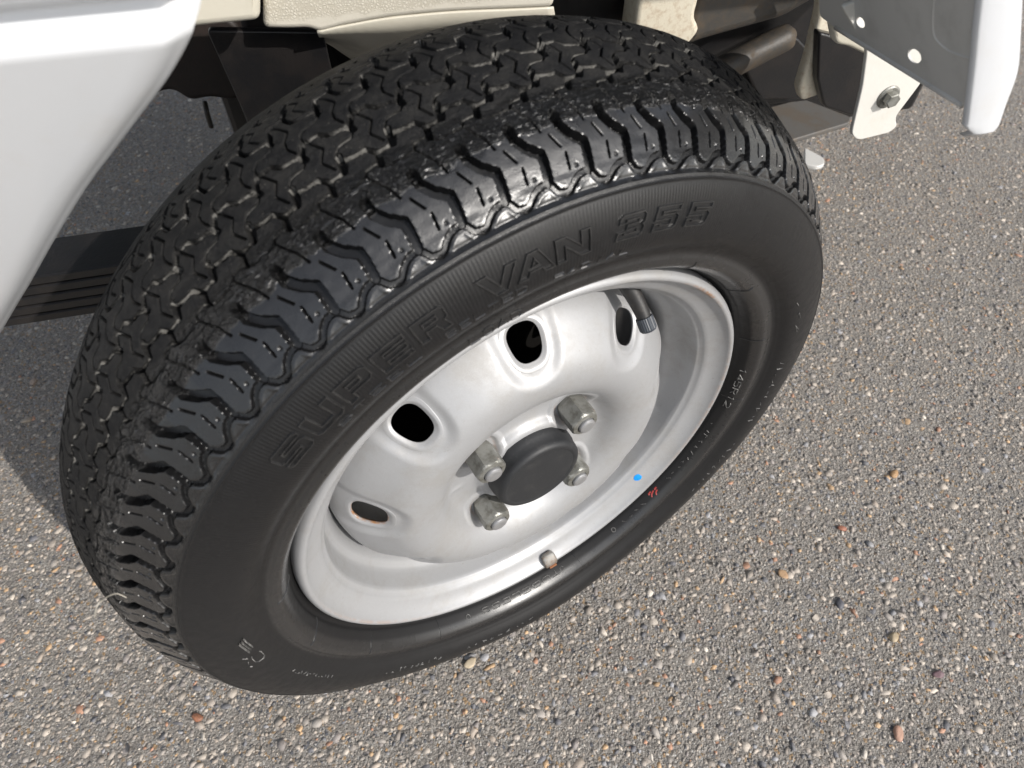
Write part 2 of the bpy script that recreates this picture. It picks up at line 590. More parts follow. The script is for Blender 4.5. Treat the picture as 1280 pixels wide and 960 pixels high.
def stones(P, R, sink, IV=IV, IF=IF):
    nS = len(P)
    nv = len(IV)
    ax = rng.uniform(.55, 1.45, (nS, 1, 3))
    ax[:, :, 2] *= .62
    jit = rng.uniform(.66, 1.25, (nS, nv, 1))
    V = IV[None] * jit * ax
    a = rng.uniform(0, 2 * np.pi, nS)
    ca_, sa_ = np.cos(a)[:, None], np.sin(a)[:, None]
    tl = rng.normal(0, .42, (nS, 2))
    x = V[..., 0] * ca_ - V[..., 1] * sa_
    y = V[..., 0] * sa_ + V[..., 1] * ca_
    z = V[..., 2] + x * tl[:, :1] + y * tl[:, 1:]
    V = np.stack([x, y, z], -1) * R[:, None, None]
    V[..., 0] += P[:, :1]
    V[..., 1] += P[:, 1:]
    V[..., 2] += (R * rng.uniform(sink[0], sink[1], nS))[:, None]
    top = rng.uniform(sink[2], sink[3], nS)[:, None] + (V[..., 0] - P[:, :1]) * rng.normal(0, .10, (nS, 1)) + (V[..., 1] - P[:, 1:]) * rng.normal(0, .10, (nS, 1))
    V[..., 2] = np.minimum(V[..., 2], top + rng.uniform(0, .00022, V[..., 2].shape))
    F = (IF[None] + (np.arange(nS) * nv)[:, None, None]).reshape(-1, 3)
    colr = PAL[rng.choice(len(PAL), nS, p=PW)] * rng.uniform(.8, 1.2, (nS, 1))
    return V.reshape(-1, 3), F, np.repeat(colr, nv, 0)


A = stones(*scatter(.0088, .0022, .0056), (-.40, .0, .0003, .0010))
B = stones(*scatter(.0054, .0010, .0028), (-.35, .30, .0002, .0010), CV, CF)
V = np.concatenate([A[0], B[0]])
F = np.concatenate([A[1], B[1] + len(A[0])])
C = np.concatenate([A[2], B[2]])
me = mesh_np('asphalt_stones', V, F)
ca = me.attributes.new('Col', 'FLOAT_COLOR', 'POINT')
ca.data.foreach_set('color', np.c_[C, np.ones(len(C))].astype(np.float32).ravel())
print('stones', len(A[1]), len(B[1]), 'tris', len(F))
ag = link('asphalt_stones', me, M['aggregate'], smooth=False)
tag(ag, 'fine grey and brown chippings worn proud of the asphalt around the wheel', 'gravel', kind='stuff')

# ------------------------------------------------------------------ truck and wheel
truck = empty('parked_truck', (0, 0, 0))
truck.rotation_euler = (0, 0, YAW)
tag(truck, 'white light truck seen at one steel wheel with a black tyre below its wheel arch', 'truck')
wheel = empty('wheel', (0, 0, HUB), truck)
wheel.rotation_euler = (0, 0, -YAW)             # steered

# ---- tyre section
CTRL = np.array([(.1738, .0120), (.1762, .0060), (.1800, -.0025), (.1842, -.0088), (.1885, -.0117), (.1925, -.0115), (.1965, -.0117), (.2010, -.0145),
                 (.2060, -.0178), (.2110, -.0192), (.2180, -.0191), (.2262, -.0174), (.2386, -.0118), (.250, -.0015), (.2585, .0095), (.2650, .0215), (.2703, .036), (.2750, .052), (.2765, .0653)])
YC = .0653
FULL = np.r_[CTRL, np.c_[CTRL[-2::-1, 0], 2 * YC - CTRL[-2::-1, 1]]]


class Spline:
    def __init__(s, P):
        s.P = P
        s.d = np.r_[0, np.cumsum(np.hypot(*np.diff(P, axis=0).T))]
        d = s.d
        k = len(d)
        h = np.diff(d)
        A = np.eye(k)
        B = np.zeros((k, 2))
        for i in range(1, k - 1):
            A[i, i - 1] = h[i - 1]
            A[i, i] = 2 * (h[i - 1] + h[i])
            A[i, i + 1] = h[i]
            B[i] = 6 * ((P[i + 1] - P[i]) / h[i] - (P[i] - P[i - 1]) / h[i - 1])
        s.m = np.linalg.solve(A, B)
    def __call__(s, t):
        d, P, m = s.d, s.P, s.m
        k = np.clip(np.searchsorted(d, t) - 1, 0, len(d) - 2)
        u = (t - d[k])[:, None]
        h = (d[k + 1] - d[k])[:, None]
        a, b = m[k], m[k + 1]
        return P[k] + u * ((P[k + 1] - P[k]) / h - h * (2 * a + b) / 6) + u * u * a / 2 + u ** 3 * (b - a) / (6 * h)


SPL = Spline(FULL)
S0 = SPL.d[len(CTRL) - 1]                      # arc length at the crown
SMM0 = -S0 * 1000                              # s (mm) at the outer bead


def section(smm):
    """radius, y and outward normal of the tyre section at s (mm from the crown, outboard negative)"""
    t = np.clip(np.asarray(smm, float) / 1000 + S0, 0, SPL.d[-1])
    p = SPL(t)
    e = 1e-4
    q = (SPL(np.clip(t + e, 0, SPL.d[-1])) - SPL(np.clip(t - e, 0, SPL.d[-1])))
    q /= np.linalg.norm(q, axis=1)[:, None]
    nrm = np.stack([q[:, 1], -q[:, 0]], -1)     # (nr, ny): outward
    return p[:, 0], p[:, 1], nrm


def ring_relief(s):
    """relief (mm) that runs right round: ridges and steps of the sidewall"""
    h = np.zeros_like(s)
    for c, wd, a in ((-87.0, .55, .75), (-89.2, .5, .55), (-131.0, .5, .35), (-138.6, .6, .5)):
        h += a * np.exp(-((s - c) / wd) ** 2)
    h += .3 * np.exp(-((s + 143.0) / 3.2) ** 2) - .6 * np.exp(-((s + 160.0) / 1.8) ** 2)
    h -= .5 * np.exp(-((s + 84.6) / 1.0) ** 2)
    return h


def tyre_pos(th, s, h=0.):
    """world positions: th (rad, clockwise from the top seen from outside), s (mm), h (mm along the normal)"""
    r, y, nn = section(s)
    hm = h / 1000.
    r = r + nn[:, 0] * hm
    y = y + nn[:, 1] * hm
    x = r * np.sin(th)
    z = r * np.cos(th)
    # loaded tyre: flat where it stands, bulging beside the contact
    dth = np.abs((th - np.pi + np.pi) % (2 * np.pi) - np.pi)
    dth = np.abs(np.arctan2(np.sin(th - np.pi), np.cos(th - np.pi)))
    load = np.exp(-(dth / .42) ** 2)
    bul = np.exp(-((np.abs(s) - 112) / 34.) ** 2) * np.sign(s)
    y = y + load * bul * .0045
    z = np.maximum(z, -HUB + .0008)
    return np.stack([x, y, z + HUB], -1)


# ---- tread pattern: polylines in (u = pitches, s = mm), repeated every pitch (4.8 degrees)
NP = 75
PMM = 22.6                                      # mm per pitch at the tread
G3 = [(-2.02, 6.6), (-1.96, 3.4), (-1.88, 2.4), (-1.56, 1.6), (-1.47, 2.0), (-1.42, 6.), (-1.36, 10.2), (-1.10, 10.8), (-1.06, 10.4), (-1.02, 6.6)]
G3s = [[(-1.05, 11), (-.95, 17.0)], [(-1.44, 3), (-1.50, -1.6)]]
G2 = [(-2.99, -11.2), (-2.92, -12.4), (-2.72, -12.0), (-2.55, -15.6), (-2.31, -16.1), (-2.20, -17.4), (-2.10, -14.5), (-1.99, -11.2)]
G2s = [[(-2.19, -16.5), (-2.13, -19.6)], [(-2.16, -17.2), (-2.03, -12.2)]]
G1 = [(-2.66, -26.8), (-2.61, -29.2), (-2.50, -30.2), (-2.32, -30.6), (-2.17, -30.4), (-2.09, -32.6), (-2.01, -34.6), (-1.82, -34.5), (-1.70, -34.0), (-1.66, -26.8)]
G1s = [[(-2.62, -27.0), (-2.70, -34.4)], [(-2.02, -34.6), (-2.08, -39.6)], [(-1.70, -34.3), (-1.60, -30.0)]]
SA = [[(-2.40, -1.6), (-2.57, -4.9), (-2.86, -5.4), (-2.97, -7.5), (-2.99, -11)],
      [(-2.36, 10), (-2.23, 5.8), (-2.11, -.8), (-2.27, -5.6), (-2.29, -9.6), (-2.2, -14)],
      [(-1.95, -12.2), (-1.77, -19.6), (-1.94, -25.0), (-1.80, -31)],
      [(-2.14, -19.6), (-2.24, -22.2), (-2.51, -22.6), (-2.62, -24.6), (-2.66, -27.5)],
      [(-2.06, -38.6), (-2.15, -38.6), (-2.37, -38.9), (-2.44, -41.2), (-2.34, -45.6), (-2.22, -50.2), (-2.14, -56)],
      [(-3.13, -40.4), (-2.92, -42.2), (-2.62, -42.0), (-2.45, -41.5)]]
LUG = [(-.72, -50.2), (-.705, -55.6), (-.55, -60.6), (-.31, -65.2), (-.335, -71), (-.375, -76.6)]
ZIG = [(-.375, -76.6), (-.22, -82.0), (-.05, -83.2), (.05, -82.8), (.24, -79.0), (.38, -77.4), (.625, -76.6)]
LS = [[(.01, -58.5), (.14, -64.3)], [(.21, -67.3), (.17, -74.2)]]


def flip(pl):
    return [(-u + .4, -7.2 - s) for u, s in pl]


def dist_tile(U, Sg, pls):
    """distance (mm) to periodic polylines"""
    X = U * PMM
    best = np.full(U.shape, 99.)
    for pl in pls:
        us = [p[0] for p in pl]
        k0 = -int(math.floor(max(us))) - 2
        k1 = -int(math.floor(min(us))) + 3
        for k in range(k0, k1):
            P = np.array(pl) + [k, 0]
            if P[:, 0].max() < -.5 or P[:, 0].min() > 1.5:
                continue
            P = P * [PMM, 1]
            for a, b in zip(P[:-1], P[1:]):
                ab = b - a
                L = ab @ ab
                t = np.clip(((X - a[0]) * ab[0] + (Sg - a[1]) * ab[1]) / L, 0, 1)
                best = np.minimum(best, np.hypot(X - a[0] - t * ab[0], Sg - a[1] - t * ab[1]))
    return best


def tread_depth(U, Sg):
    def groove(pls, wd, depth, edge=.45):
        d = dist_tile(U, Sg, pls)
        return depth * sstep(wd / 2 + edge * .5, wd / 2 - edge * .5, d)
    D = groove([G3], 1.9, 5.0)
    D = np.maximum(D, groove(G3s, 2.7, 5.0))
    D = np.maximum(D, groove([G2], 1.7, 4.6))
    D = np.maximum(D, groove(G2s, 2.9, 5.0))
    D = np.maximum(D, groove([G1], 1.9, 5.0))
    D = np.maximum(D, groove(G1s, 2.7, 5.0))
    D = np.maximum(D, groove([flip(G1)], 1.9, 5.0))
    D = np.maximum(D, groove([flip(p) for p in G1s], 2.9, 5.0))
    sip = groove(SA + [flip(SA[2]), flip(SA[3]), flip(SA[4])], .75, 2.6, .55)
    D = np.maximum(D, sip)
    # shoulder: lug grooves with a rounded floor, then the zigzag groove under the lugs
    d = dist_tile(U, Sg, [LUG])
    dl = (5.0 - 1.9 * sstep(-58, -76, Sg)) * sstep(2.55, 1.95, d)
    D = np.maximum(D, dl)
    d = dist_tile(U, Sg, [ZIG])
    D = np.maximum(D, 2.2 * sstep(1.75, 1.15, d))
    D = np.maximum(D, groove(LS, .8, 2.2, .55))
    hole = np.hypot((U - .35) * PMM, Sg + 73.4)
    D = np.maximum(D, .8 * sstep(1.1, .5, hole))
    # below the zigzag groove the rubber steps back a little, with a pillow under every lug
    return D


def tile_h(U, Sg):
    D = tread_depth(U, Sg)
    facet = ((((U - .17 + .5) % 1.0) - .5) / .5) ** 2
    dz = dist_tile(U, Sg, [ZIG])
    low_ = sstep(-77, -84, Sg) * sstep(-88, -84.5, Sg)
    h = -D - .25 * low_ + .35 * low_ * np.exp(-((dz - 3.2) / .8) ** 2)
    # every lug is a flat facet, set a little below the rib
    lugz = sstep(-51.5, -55, Sg) * sstep(-78, -75, Sg)
    h = h - np.interp(Sg, [-88, -84.5, -77, -55, -51.5], [0, 1.6, 1.6, .25, 0]) - lugz * .25 * (1 - facet)
    return h, D


verts, faces, a_s, a_th, a_dep, a_ser, a_wal = [], [], [], [], [], [], []
nvt = 0


def add_patch(th_deg, s_arr, h, dep, ser):
    global nvt
    T, Sg = np.meshgrid(np.radians(th_deg), s_arr, indexing='ij')
    V = tyre_pos(T.ravel(), Sg.ravel(), h.ravel())
    verts.append(V)
    faces.append(grid_faces(len(th_deg), len(s_arr)) + nvt)
    a_s.append(Sg.ravel())
    a_th.append(np.degrees(T).ravel())
    a_dep.append(dep.ravel())
    a_ser.append(ser.ravel())
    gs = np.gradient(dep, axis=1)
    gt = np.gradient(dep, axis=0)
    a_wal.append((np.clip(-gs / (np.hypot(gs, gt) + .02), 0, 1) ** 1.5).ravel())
    nvt += len(V)


NU = 50
sA = np.arange(-91.0, 35.01, .45)
u = np.arange(NU) / NU
U, Sg = np.meshgrid(u, sA, indexing='ij')
h1, D1 = tile_h(U, Sg)
h1 = h1 + ring_relief(Sg)
K0, K1 = -28, 19                                 # visible pitches: fine mesh
reps = K1 - K0
H_ = np.concatenate([np.tile(h1, (reps, 1)), h1[:1]])
D_ = np.concatenate([np.tile(D1, (reps, 1)), D1[:1]])
thd = np.arange(reps * NU + 1) / NU * 4.8 + K0 * 4.8
# wear: each lug and block wears a little differently, edges chipped
lo = rng.normal(0, 1, (reps * 3 + 2, 40))
ii = np.linspace(0, lo.shape[0] - 1.001, len(thd))
jj = np.linspace(0, lo.shape[1] - 1.001, len(sA))
i0, j0 = ii.astype(int), jj.astype(int)
fi, fj = sstep(0, 1, ii - i0)[:, None], sstep(0, 1, jj - j0)[None]
wv = (lo[i0][:, j0] * (1 - fi) + lo[i0 + 1][:, j0] * fi) * (1 - fj) + (lo[i0][:, j0 + 1] * (1 - fi) + lo[i0 + 1][:, j0 + 1] * fi) * fj
H_ = H_ + wv * .05 * (D_ < 1)
H_ += rng.normal(0, .035, H_.shape) * (sA > -50)[None] * (D_ > .3)
def vnoise(nx, ny, X, Y):
    g_ = rng.normal(0, 1, (nx + 2, ny + 2))
    xi, yi = X.astype(int), Y.astype(int)
    fx, fy = sstep(0, 1, X - xi), sstep(0, 1, Y - yi)
    return (g_[xi, yi] * (1 - fx) + g_[xi + 1, yi] * fx) * (1 - fy) + (g_[xi, yi + 1] * (1 - fx) + g_[xi + 1, yi + 1] * fx) * fy


TT, SS = np.meshgrid((thd - thd[0]) * 4.62, sA - sA[0], indexing='ij')   # mm round, mm across
SSw = SS + .9 * np.sin(TT / 3.1) + 1.6 * np.sin(TT / 11. + 1.3) + 6
n1 = vnoise(int(TT.max() / 5.5) + 3, 160, TT / 5.5, SSw / 1.35)
n2 = vnoise(int(TT.max() / 3.0) + 3, 160, TT / 3.0, SSw / 2.4)
edge_w = vnoise(int(TT.max() / 6.) + 3, 3, TT / 6., np.full_like(TT, .5)) * 1.6
ribm = sstep(-56, -52.5, sA[None] + edge_w) * sstep(-36.5, -41, sA[None] + edge_w)
H_ -= ribm * (D_ < .6) * (.50 * np.exp(-(n1 / .22) ** 2) + .28 * np.exp(-(n2 / .20) ** 2))
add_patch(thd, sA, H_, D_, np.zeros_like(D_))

# the rest of the tread, coarser (never in view from here, but whole)
thc = np.arange(0, (NP - reps) * 10 + 1) / 10 * 4.8 + K1 * 4.8
sC = np.arange(-91.0, 35.01, 1.5)
Uc, Sc = np.meshgrid((thc / 4.8) % 1.0, sC, indexing='ij')
hc, Dc = tile_h(Uc, Sc)
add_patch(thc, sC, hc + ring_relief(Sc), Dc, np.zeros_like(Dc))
# inner shoulder and inner sidewall
thi = np.arange(0, 361, 1.6)
thi[-1] = 360
sI = np.r_[np.arange(34.6, 60, 1.6), np.linspace(60, -SMM0, 30)]
Ti, Si = np.meshgrid(thi, sI, indexing='ij')
Ui = (Ti / 4.8) % 1.0
hi_ = -2.4 * ((np.abs(Ui - .5) > .40) & (Si > 50) & (Si < 78))
add_patch(thi, sI, hi_, np.zeros_like(hi_), np.zeros_like(hi_))

# ---- letters of the sidewall (unit boxes; outlines)
GL = {
 'S': [[(0, .1), (.1, 0), (.9, 0), (1, .1), (1, .52), (.9, .62), (.28, .62), (.28, .77), (1, .77), (1, .9), (.9, 1), (.1, 1), (0, .9), (0, .48), (.1, .38), (.72, .38), (.72, .23), (0, .23)]],
 'U': [[(0, 1), (.26, 1), (.26, .23), (.74, .23), (.74, 1), (1, 1), (1, .12), (.88, 0), (.12, 0), (0, .12)]],
 'P': [[(0, 0), (0, 1), (.88, 1), (1, .88), (1, .46), (.88, .34), (.28, .34), (.28, 0)], [(.28, .57), (.28, .77), (.72, .77), (.72, .57)]],
 'E': [[(0, 0), (0, 1), (1, 1), (1, .77), (.28, .77), (.28, .62), (.95, .62), (.95, .4), (.28, .4), (.28, .23), (1, .23), (1, 0)]],
 'R': [[(0, 0), (0, 1), (.88, 1), (1, .88), (1, .5), (.88, .4), (1, 0), (.72, 0), (.6, .36), (.28, .36), (.28, 0)], [(.28, .58), (.28, .77), (.72, .77), (.72, .58)]],
 'V': [[(0, 1), (.26, 1), (.5, .32), (.74, 1), (1, 1), (.64, 0), (.36, 0)]],
 'A': [[(0, 0), (.36, 1), (.64, 1), (1, 0), (.74, 0), (.66, .22), (.34, .22), (.26, 0)], [(.41, .42), (.59, .42), (.5, .7)]],
 'N': [[(0, 0), (0, 1), (.3, 1), (.74, .40), (.74, 1), (1, 1), (1, 0), (.7, 0), (.26, .60), (.26, 0)]],
 '3': [[(0, 0), (.88, 0), (1, .12), (1, .42), (.92, .5), (1, .58), (1, .88), (.88, 1), (.12, 1), (0, .88), (0, .68), (.26, .68), (.26, .78), (.74, .78), (.74, .6), (.32, .6), (.32, .4), (.74, .4), (.74, .22), (.26, .22), (.26, .32), (0, .32)]],
 '5': [[(0, 0), (.88, 0), (1, .12), (1, .55), (.88, .66), (.27, .66), (.27, .78), (1, .78), (1, 1), (0, 1), (0, .46), (.73, .46), (.73, .22), (.27, .22), (.27, .31), (0, .31)]],
}
BIG = [('S', -42.4, -37.9, 0), ('U', -37.0, -32.6, 0), ('P', -31.7, -27.5, 0), ('E', -26.5, -22.4, 0), ('R', -21.3, -17.3, 0),
       ('V', -13.1, -8.2, 0), ('A', -8.5, -3.7, 0), ('N', -3.3, 1.2, 0), ('3', 5.0, 8.8, .16), ('5', 10.5, 14.2, .16), ('5', 16.0, 19.7, .16)]
SB, ST = -111.4, -100.2


def letter_loops():
    for ch, t0, t1, sh in BIG:
        for k, lp in enumerate(GL[ch]):
            P = np.array(lp, float)
            yield ch, k, np.stack([t0 + (P[:, 0] + sh * (P[:, 1] - .3)) * (t1 - t0), SB + P[:, 1] * (ST - SB)], -1)


def inside(px, py, L):
    r = np.zeros(px.shape, bool)
    N = len(L)
    for i in range(N):
        x0, y0 = L[i]
        x1, y1 = L[(i + 1) % N]
        if y0 == y1:
            continue
        c = ((y0 > py) != (y1 > py)) & (px < (x1 - x0) * (py - y0) / (y1 - y0) + x0)
        r ^= c
    return r


# ---- outer sidewall
thS = np.arange(0, 1441) * .25 - 180
sS = np.r_[np.linspace(SMM0, -152, 26), np.arange(-151.4, -90.4, .95), [-90.4]]
Ts, Ss = np.meshgrid(thS, sS, indexing='ij')
msk = np.zeros(Ts.shape, bool)
for ch, k, L in letter_loops():
    t0, t1 = L[:, 0].min(), L[:, 0].max()
    cols = np.where((thS >= t0) & (thS <= t1))[0]
    sub = inside(Ts[cols], Ss[cols], L)
    if k == 0:
        msk[cols] |= sub
    else:
        msk[cols] &= ~sub
ser = sstep(-122.5, -120, Ss) * sstep(-90.2, -92.5, Ss) * (~msk)
ser = ser * sstep(-75, -52, Ts) * sstep(34, 20, Ts)
hs = ring_relief(Ss)
add_patch(thS, sS, hs, np.zeros_like(hs), ser)

me = mesh_np('tyre', np.concatenate(verts), np.concatenate(faces))
for k, v in (('s', a_s), ('th', a_th), ('dep', a_dep), ('ser', a_ser), ('wal', a_wal)):
    attr(me, k, np.concatenate(v))
print('tyre tris', 2 * len(me.polygons))
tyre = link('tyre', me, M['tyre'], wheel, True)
me.set_sharp_from_angle(angle=math.radians(38))


# ---- raised lettering: ridges that follow the sidewall
RV, RF = [], []


def ridge(path, wd=.95, ht=1.1, closed=False, step=1.6):
    """path in (theta deg, s mm); a low triangular ridge"""
    P = [np.array(p, float) for p in path]
    if closed:
        P.append(P[0])
    Q = [P[0]]
    for a, b in zip(P[:-1], P[1:]):
        mm = np.hypot((b[0] - a[0]) * 3.9, b[1] - a[1])
        k = max(1, int(mm / step))
        for i in range(1, k + 1):
            Q.append(a + (b - a) * i / k)
    Q = np.array(Q)
    if closed:
        Q = Q[:-1]
    X = Q * [3.9, 1]
    if closed:
        e0 = X - np.roll(X, 1, 0)
        e1 = np.roll(X, -1, 0) - X
    else:
        e1 = np.diff(X, axis=0, append=X[-1:] * 2 - X[-2:-1])
        e0 = np.r_[e1[:1], e1[:-1]]
    e0 /= np.linalg.norm(e0, axis=1)[:, None] + 1e-9
    e1 /= np.linalg.norm(e1, axis=1)[:, None] + 1e-9
    t = e0 + e1
    t /= np.linalg.norm(t, axis=1)[:, None] + 1e-9
    nn = np.stack([-t[:, 1], t[:, 0]], -1)
    sc = 1 / np.clip((nn * np.stack([-e1[:, 1], e1[:, 0]], -1)).sum(1), .5, 1)
    base = len(RV)
    hb = ring_relief(X[:, 1])
    for off, hh in ((-wd / 2, -.1), (-wd * .16, ht), (wd * .16, ht), (wd / 2, -.1)):
        Y = X + nn * (off * sc)[:, None]
        V = tyre_pos(np.radians(Y[:, 0] / 3.9), Y[:, 1], hb + hh)
        RV.extend(V.tolist())
    N = len(X)
    M_ = N if closed else N - 1
    for r in range(3):
        for i in range(M_):
            j = (i + 1) % N
            RF.append((base + r * N + i, base + (r + 1) * N + i, base + (r + 1) * N + j, base + r * N + j))


def flush(name, mat=None, label=None, kind=None, smooth=False):
    global RV, RF
    o = link(name, mesh_py(name, RV, RF), mat or M['letters'], wheel, smooth)
    tag(o, label, kind=kind)
    RV, RF = [], []
    return o


for ch, t0, t1, sh in BIG:
    for lp in GL[ch]:
        P = np.array(lp, float)
        ridge(np.stack([t0 + (P[:, 0] + sh * (P[:, 1] - .3)) * (t1 - t0), SB + P[:, 1] * (ST - SB)], -1), closed=True)
    flush('raised_letter', kind=None)


STK = {'A': [[(0, 0), (.5, 1), (1, 0)], [(.22, .4), (.78, .4)]], 'B': [[(0, 0), (0, 1), (.8, 1), (.9, .8), (.8, .55), (0, .52)], [(.8, .55), (1, .3), (.85, 0), (0, 0)]],
       'D': [[(0, 0), (0, 1), (.7, 1), (1, .7), (1, .3), (.7, 0), (0, 0)]], 'E': [[(1, 1), (0, 1), (0, 0), (1, 0)], [(0, .5), (.8, .5)]],
       'I': [[(.5, 0), (.5, 1)]], 'L': [[(0, 1), (0, 0), (1, 0)]], 'O': [[(.2, 0), (0, .25), (0, .75), (.2, 1), (.8, 1), (1, .75), (1, .25), (.8, 0), (.2, 0)]],
       'R': [[(0, 0), (0, 1), (.85, 1), (1, .75), (.85, .5), (0, .5)], [(.5, .5), (1, 0)]], 'S': [[(0, .1), (.2, 0), (.85, 0), (1, .25), (.85, .5), (.15, .5), (0, .75), (.15, 1), (.8, 1), (1, .9)]],
       'T': [[(0, 1), (1, 1)], [(.5, 1), (.5, 0)]], 'U': [[(0, 1), (0, .2), (.2, 0), (.8, 0), (1, .2), (1, 1)]], '1': [[(.3, .8), (.55, 1), (.55, 0)]],
       '2': [[(0, .85), (.2, 1), (.8, 1), (1, .75), (.9, .5), (0, 0), (1, 0)]], '4': [[(.75, 0), (.75, 1), (0, .3), (1, .3)]],
       '5': [[(1, 1), (0, 1), (0, .55), (.8, .55), (1, .35), (.8, 0), (0, 0)]], 'C': [[(1, .85), (.8, 1), (.2, 1), (0, .75), (0, .25), (.2, 0), (.8, 0), (1, .15)]],
       'N': [[(0, 0), (0, 1), (1, 0), (1, 1)]], '0': [[(.2, 0), (0, .25), (0, .75), (.2, 1), (.8, 1), (1, .75), (1, .25), (.8, 0), (.2, 0)]]}


def small_text(txt, t0, t1, s0, hmm, wd=.75, ht=.5, fill=.72):
    stp = (t1 - t0) / len(txt)
    for i, ch in enumerate(txt):
        if ch == ' ':
            continue
        for pl in STK[ch]:
            ridge([(t0 + (i + x * fill) * stp, s0 + y * hmm) for x, y in pl], wd, ht)


def ringmark(t, s, r, n=10, wd=.7):
    ridge([(t + r * math.cos(2 * math.pi * k / n) / 3.4, s + r * math.sin(2 * math.pi * k / n)) for k in range(n)], wd, .5, True)


small_text('STEEL', -35.0, -21.5, -118.0, 3.4)
small_text('BELTED', -18.6, -7.0, -118.4, 3.6)
small_text('RADIAL', -3.6, 8.2, -121.4, 3.4)
small_text('LOAD', -16.4, -7.2, -142.6, 4.2, .9, .6)
flush('small_lettering', kind='stuff')
small_text('145R12', 85.0, 101.0, -153.4, 4.6, .95, .7)
small_text('TUBELESS', -187.4, -160.5, -153.8, 4.4, .95, .7)
flush('small_lettering', M['dusty'], kind='stuff')
ringmark(-156.8, -151.6, 2.1)
ringmark(172.0 - .4, -152.0, 2.0)
ringmark(152.5, -152.4, 2.1)
small_text('C', -91.8, -87.4, -121.0, 6.0)
ridge([(-81.2, -116.5), (-85.6, -119.0)])
ridge([(-81.8, -115.1), (-86.2, -117.6)])
ridge([(-82.4, -113.7), (-86.8, -116.2)])
# fine raised marks too small to read
rr = random.Random(4)


def tiny(t0, t1, s0, hmm, nmk):
    for k in range(nmk):
        t = t0 + (t1 - t0) * k / nmk
        w0 = abs(t1 - t0) / nmk * .62
        pts = [(rr.random(), rr.random()) for _ in range(3)]
        ridge([(t + p[0] * w0, s0 + p[1] * hmm) for p in pts], .7, .5)


tiny(107, 131, -154.6, 4.2, 11)
tiny(63, 76, -119.5, 4.5, 3)
tiny(84, 106, -123.0, 4.6, 11)
tiny(112, 131, -122.0, 4.2, 9)
tiny(140, 150, -154.0, 4.0, 4)
tiny(-117, -103, -123.0, 2.6, 14)
tiny(-150, -133, -121.5, 4.0, 10)
tiny(-176, -156, -121.5, 3.6, 9)
tiny(-93, -87, -113.5, 3.0, 3)
flush('moulding_marks', M['dusty'], kind='stuff')
# radial tick ribs of the rim guard band
for t in (27.0, 49.6, 73.2, 96.5, 166.0, -102.0, -124.4, -147.5, -79.0):
    ridge([(t + .6, -159), (t - .3, -140.8)], .7, .5)
    flush('radial_rib')
# red inspection paint on the sidewall
for a, b in (((134.6, -153.2), (136.0, -150.0)), ((135.6, -155.0), (137.4, -151.6)), ((134.2, -155.2), (135.2, -154.4)), ((136.4, -156), (137.6, -154.6))):
    ridge([a, ((a[0] + b[0]) / 2 + .3, (a[1] + b[1]) / 2 - .4), b], 1.7, .25)
flush('paint_mark', M['red'], kind='stuff')

# ---- rim (barrel with flange)
prof = [(.1742, .0130), (.1746, .0085), (.1742, .0045), (.1730, .0016), (.1712, 0.), (.1696, -.0002), (.1684, .0004), (.1676, .0018), (.1664, .0036), (.1640, .0062),
        (.1608, .0086), (.1580, .0102), (.1560, .0113), (.1547, .0128), (.1536, .0150), (.1522, .0158), (.1513, .0170), (.1508, .0200), (.1500, .0250), (.1490, .0300),
        (.1482, .0335), (.1470, .0356), (.1447, .0376), (.1425, .0405), (.1408, .0450), (.1392, .0520), (.1380, .0600), (.1372, .0800), (.1372, .090), (.145, .103), (.152, .118), (.168, .128), (.1725, .1305)]
rim = lathe('rim', prof, 240, M['silver'], wheel, 0, HUB)
rv = np.empty(len(rim.data.vertices) * 3, dtype=np.float32)
rim.data.vertices.foreach_get('co', rv)
rv = rv.reshape(-1, 3)
rad = np.hypot(rv[:, 0], rv[:, 2] - HUB)
ang = np.degrees(np.arctan2(rv[:, 0], rv[:, 2] - HUB))
rust = np.exp(-((rad - .1690) / .0022) ** 2) * (.30 + .6 * np.exp(-((ang - 43) / 9) ** 2) + .35 * np.exp(-((ang - 100) / 40) ** 2) + .35 * np.exp(-((ang + 120) / 30) ** 2))
attr(rim.data, 'rust', rust)

# ---- disc: pressed dome with nine pocketed vent holes and a sunk nut face
DPROF = np.array([(.0300, .0150), (.0345, .0150), (.0385, .0168), (.0415, .0205), (.0450, .0218), (.0560, .0218), (.0610, .0205), (.0660, .0165), (.0710, .0112), (.0770, .0068),
                  (.0840, .0042), (.0920, .0034), (.1000, .0046), (.1080, .0085), (.1160, .0150), (.1240, .0225), (.1310, .0310), (.1355, .0400), (.1378, .0500), (.1385, .0580)])
dsp = np.r_[0, np.cumsum(np.hypot(*np.diff(DPROF, axis=0).T))]
HOLE0, HN = -.4, 9
HR = .1190
NUTA = [44.0, -47.5, 134.0, -137.0]
NR = .0512


def hole_sdf(th, r):
    """signed distance (m) to the nearest rounded-triangle vent hole, and local coordinates"""
    a = np.degrees(th) - HOLE0
    a = (a + 20) % 40 - 20
    x = np.radians(a) * HR
    y = r - HR                                   # outward +
    # D shape: rounder at the hub side, flatter outside
    hw = .0104 * (1 + .10 * np.clip(y / .01, -1, 1))
    hh = .0090
    q = (np.abs(x / hw) ** 2.7 + np.abs(y / hh) ** 2.7) ** (1 / 2.7)
    return (q - 1) * .0092, x, y


DS = Spline(DPROF)
tt = np.linspace(0, dsp[-1], 400)
DPf = DS(tt)


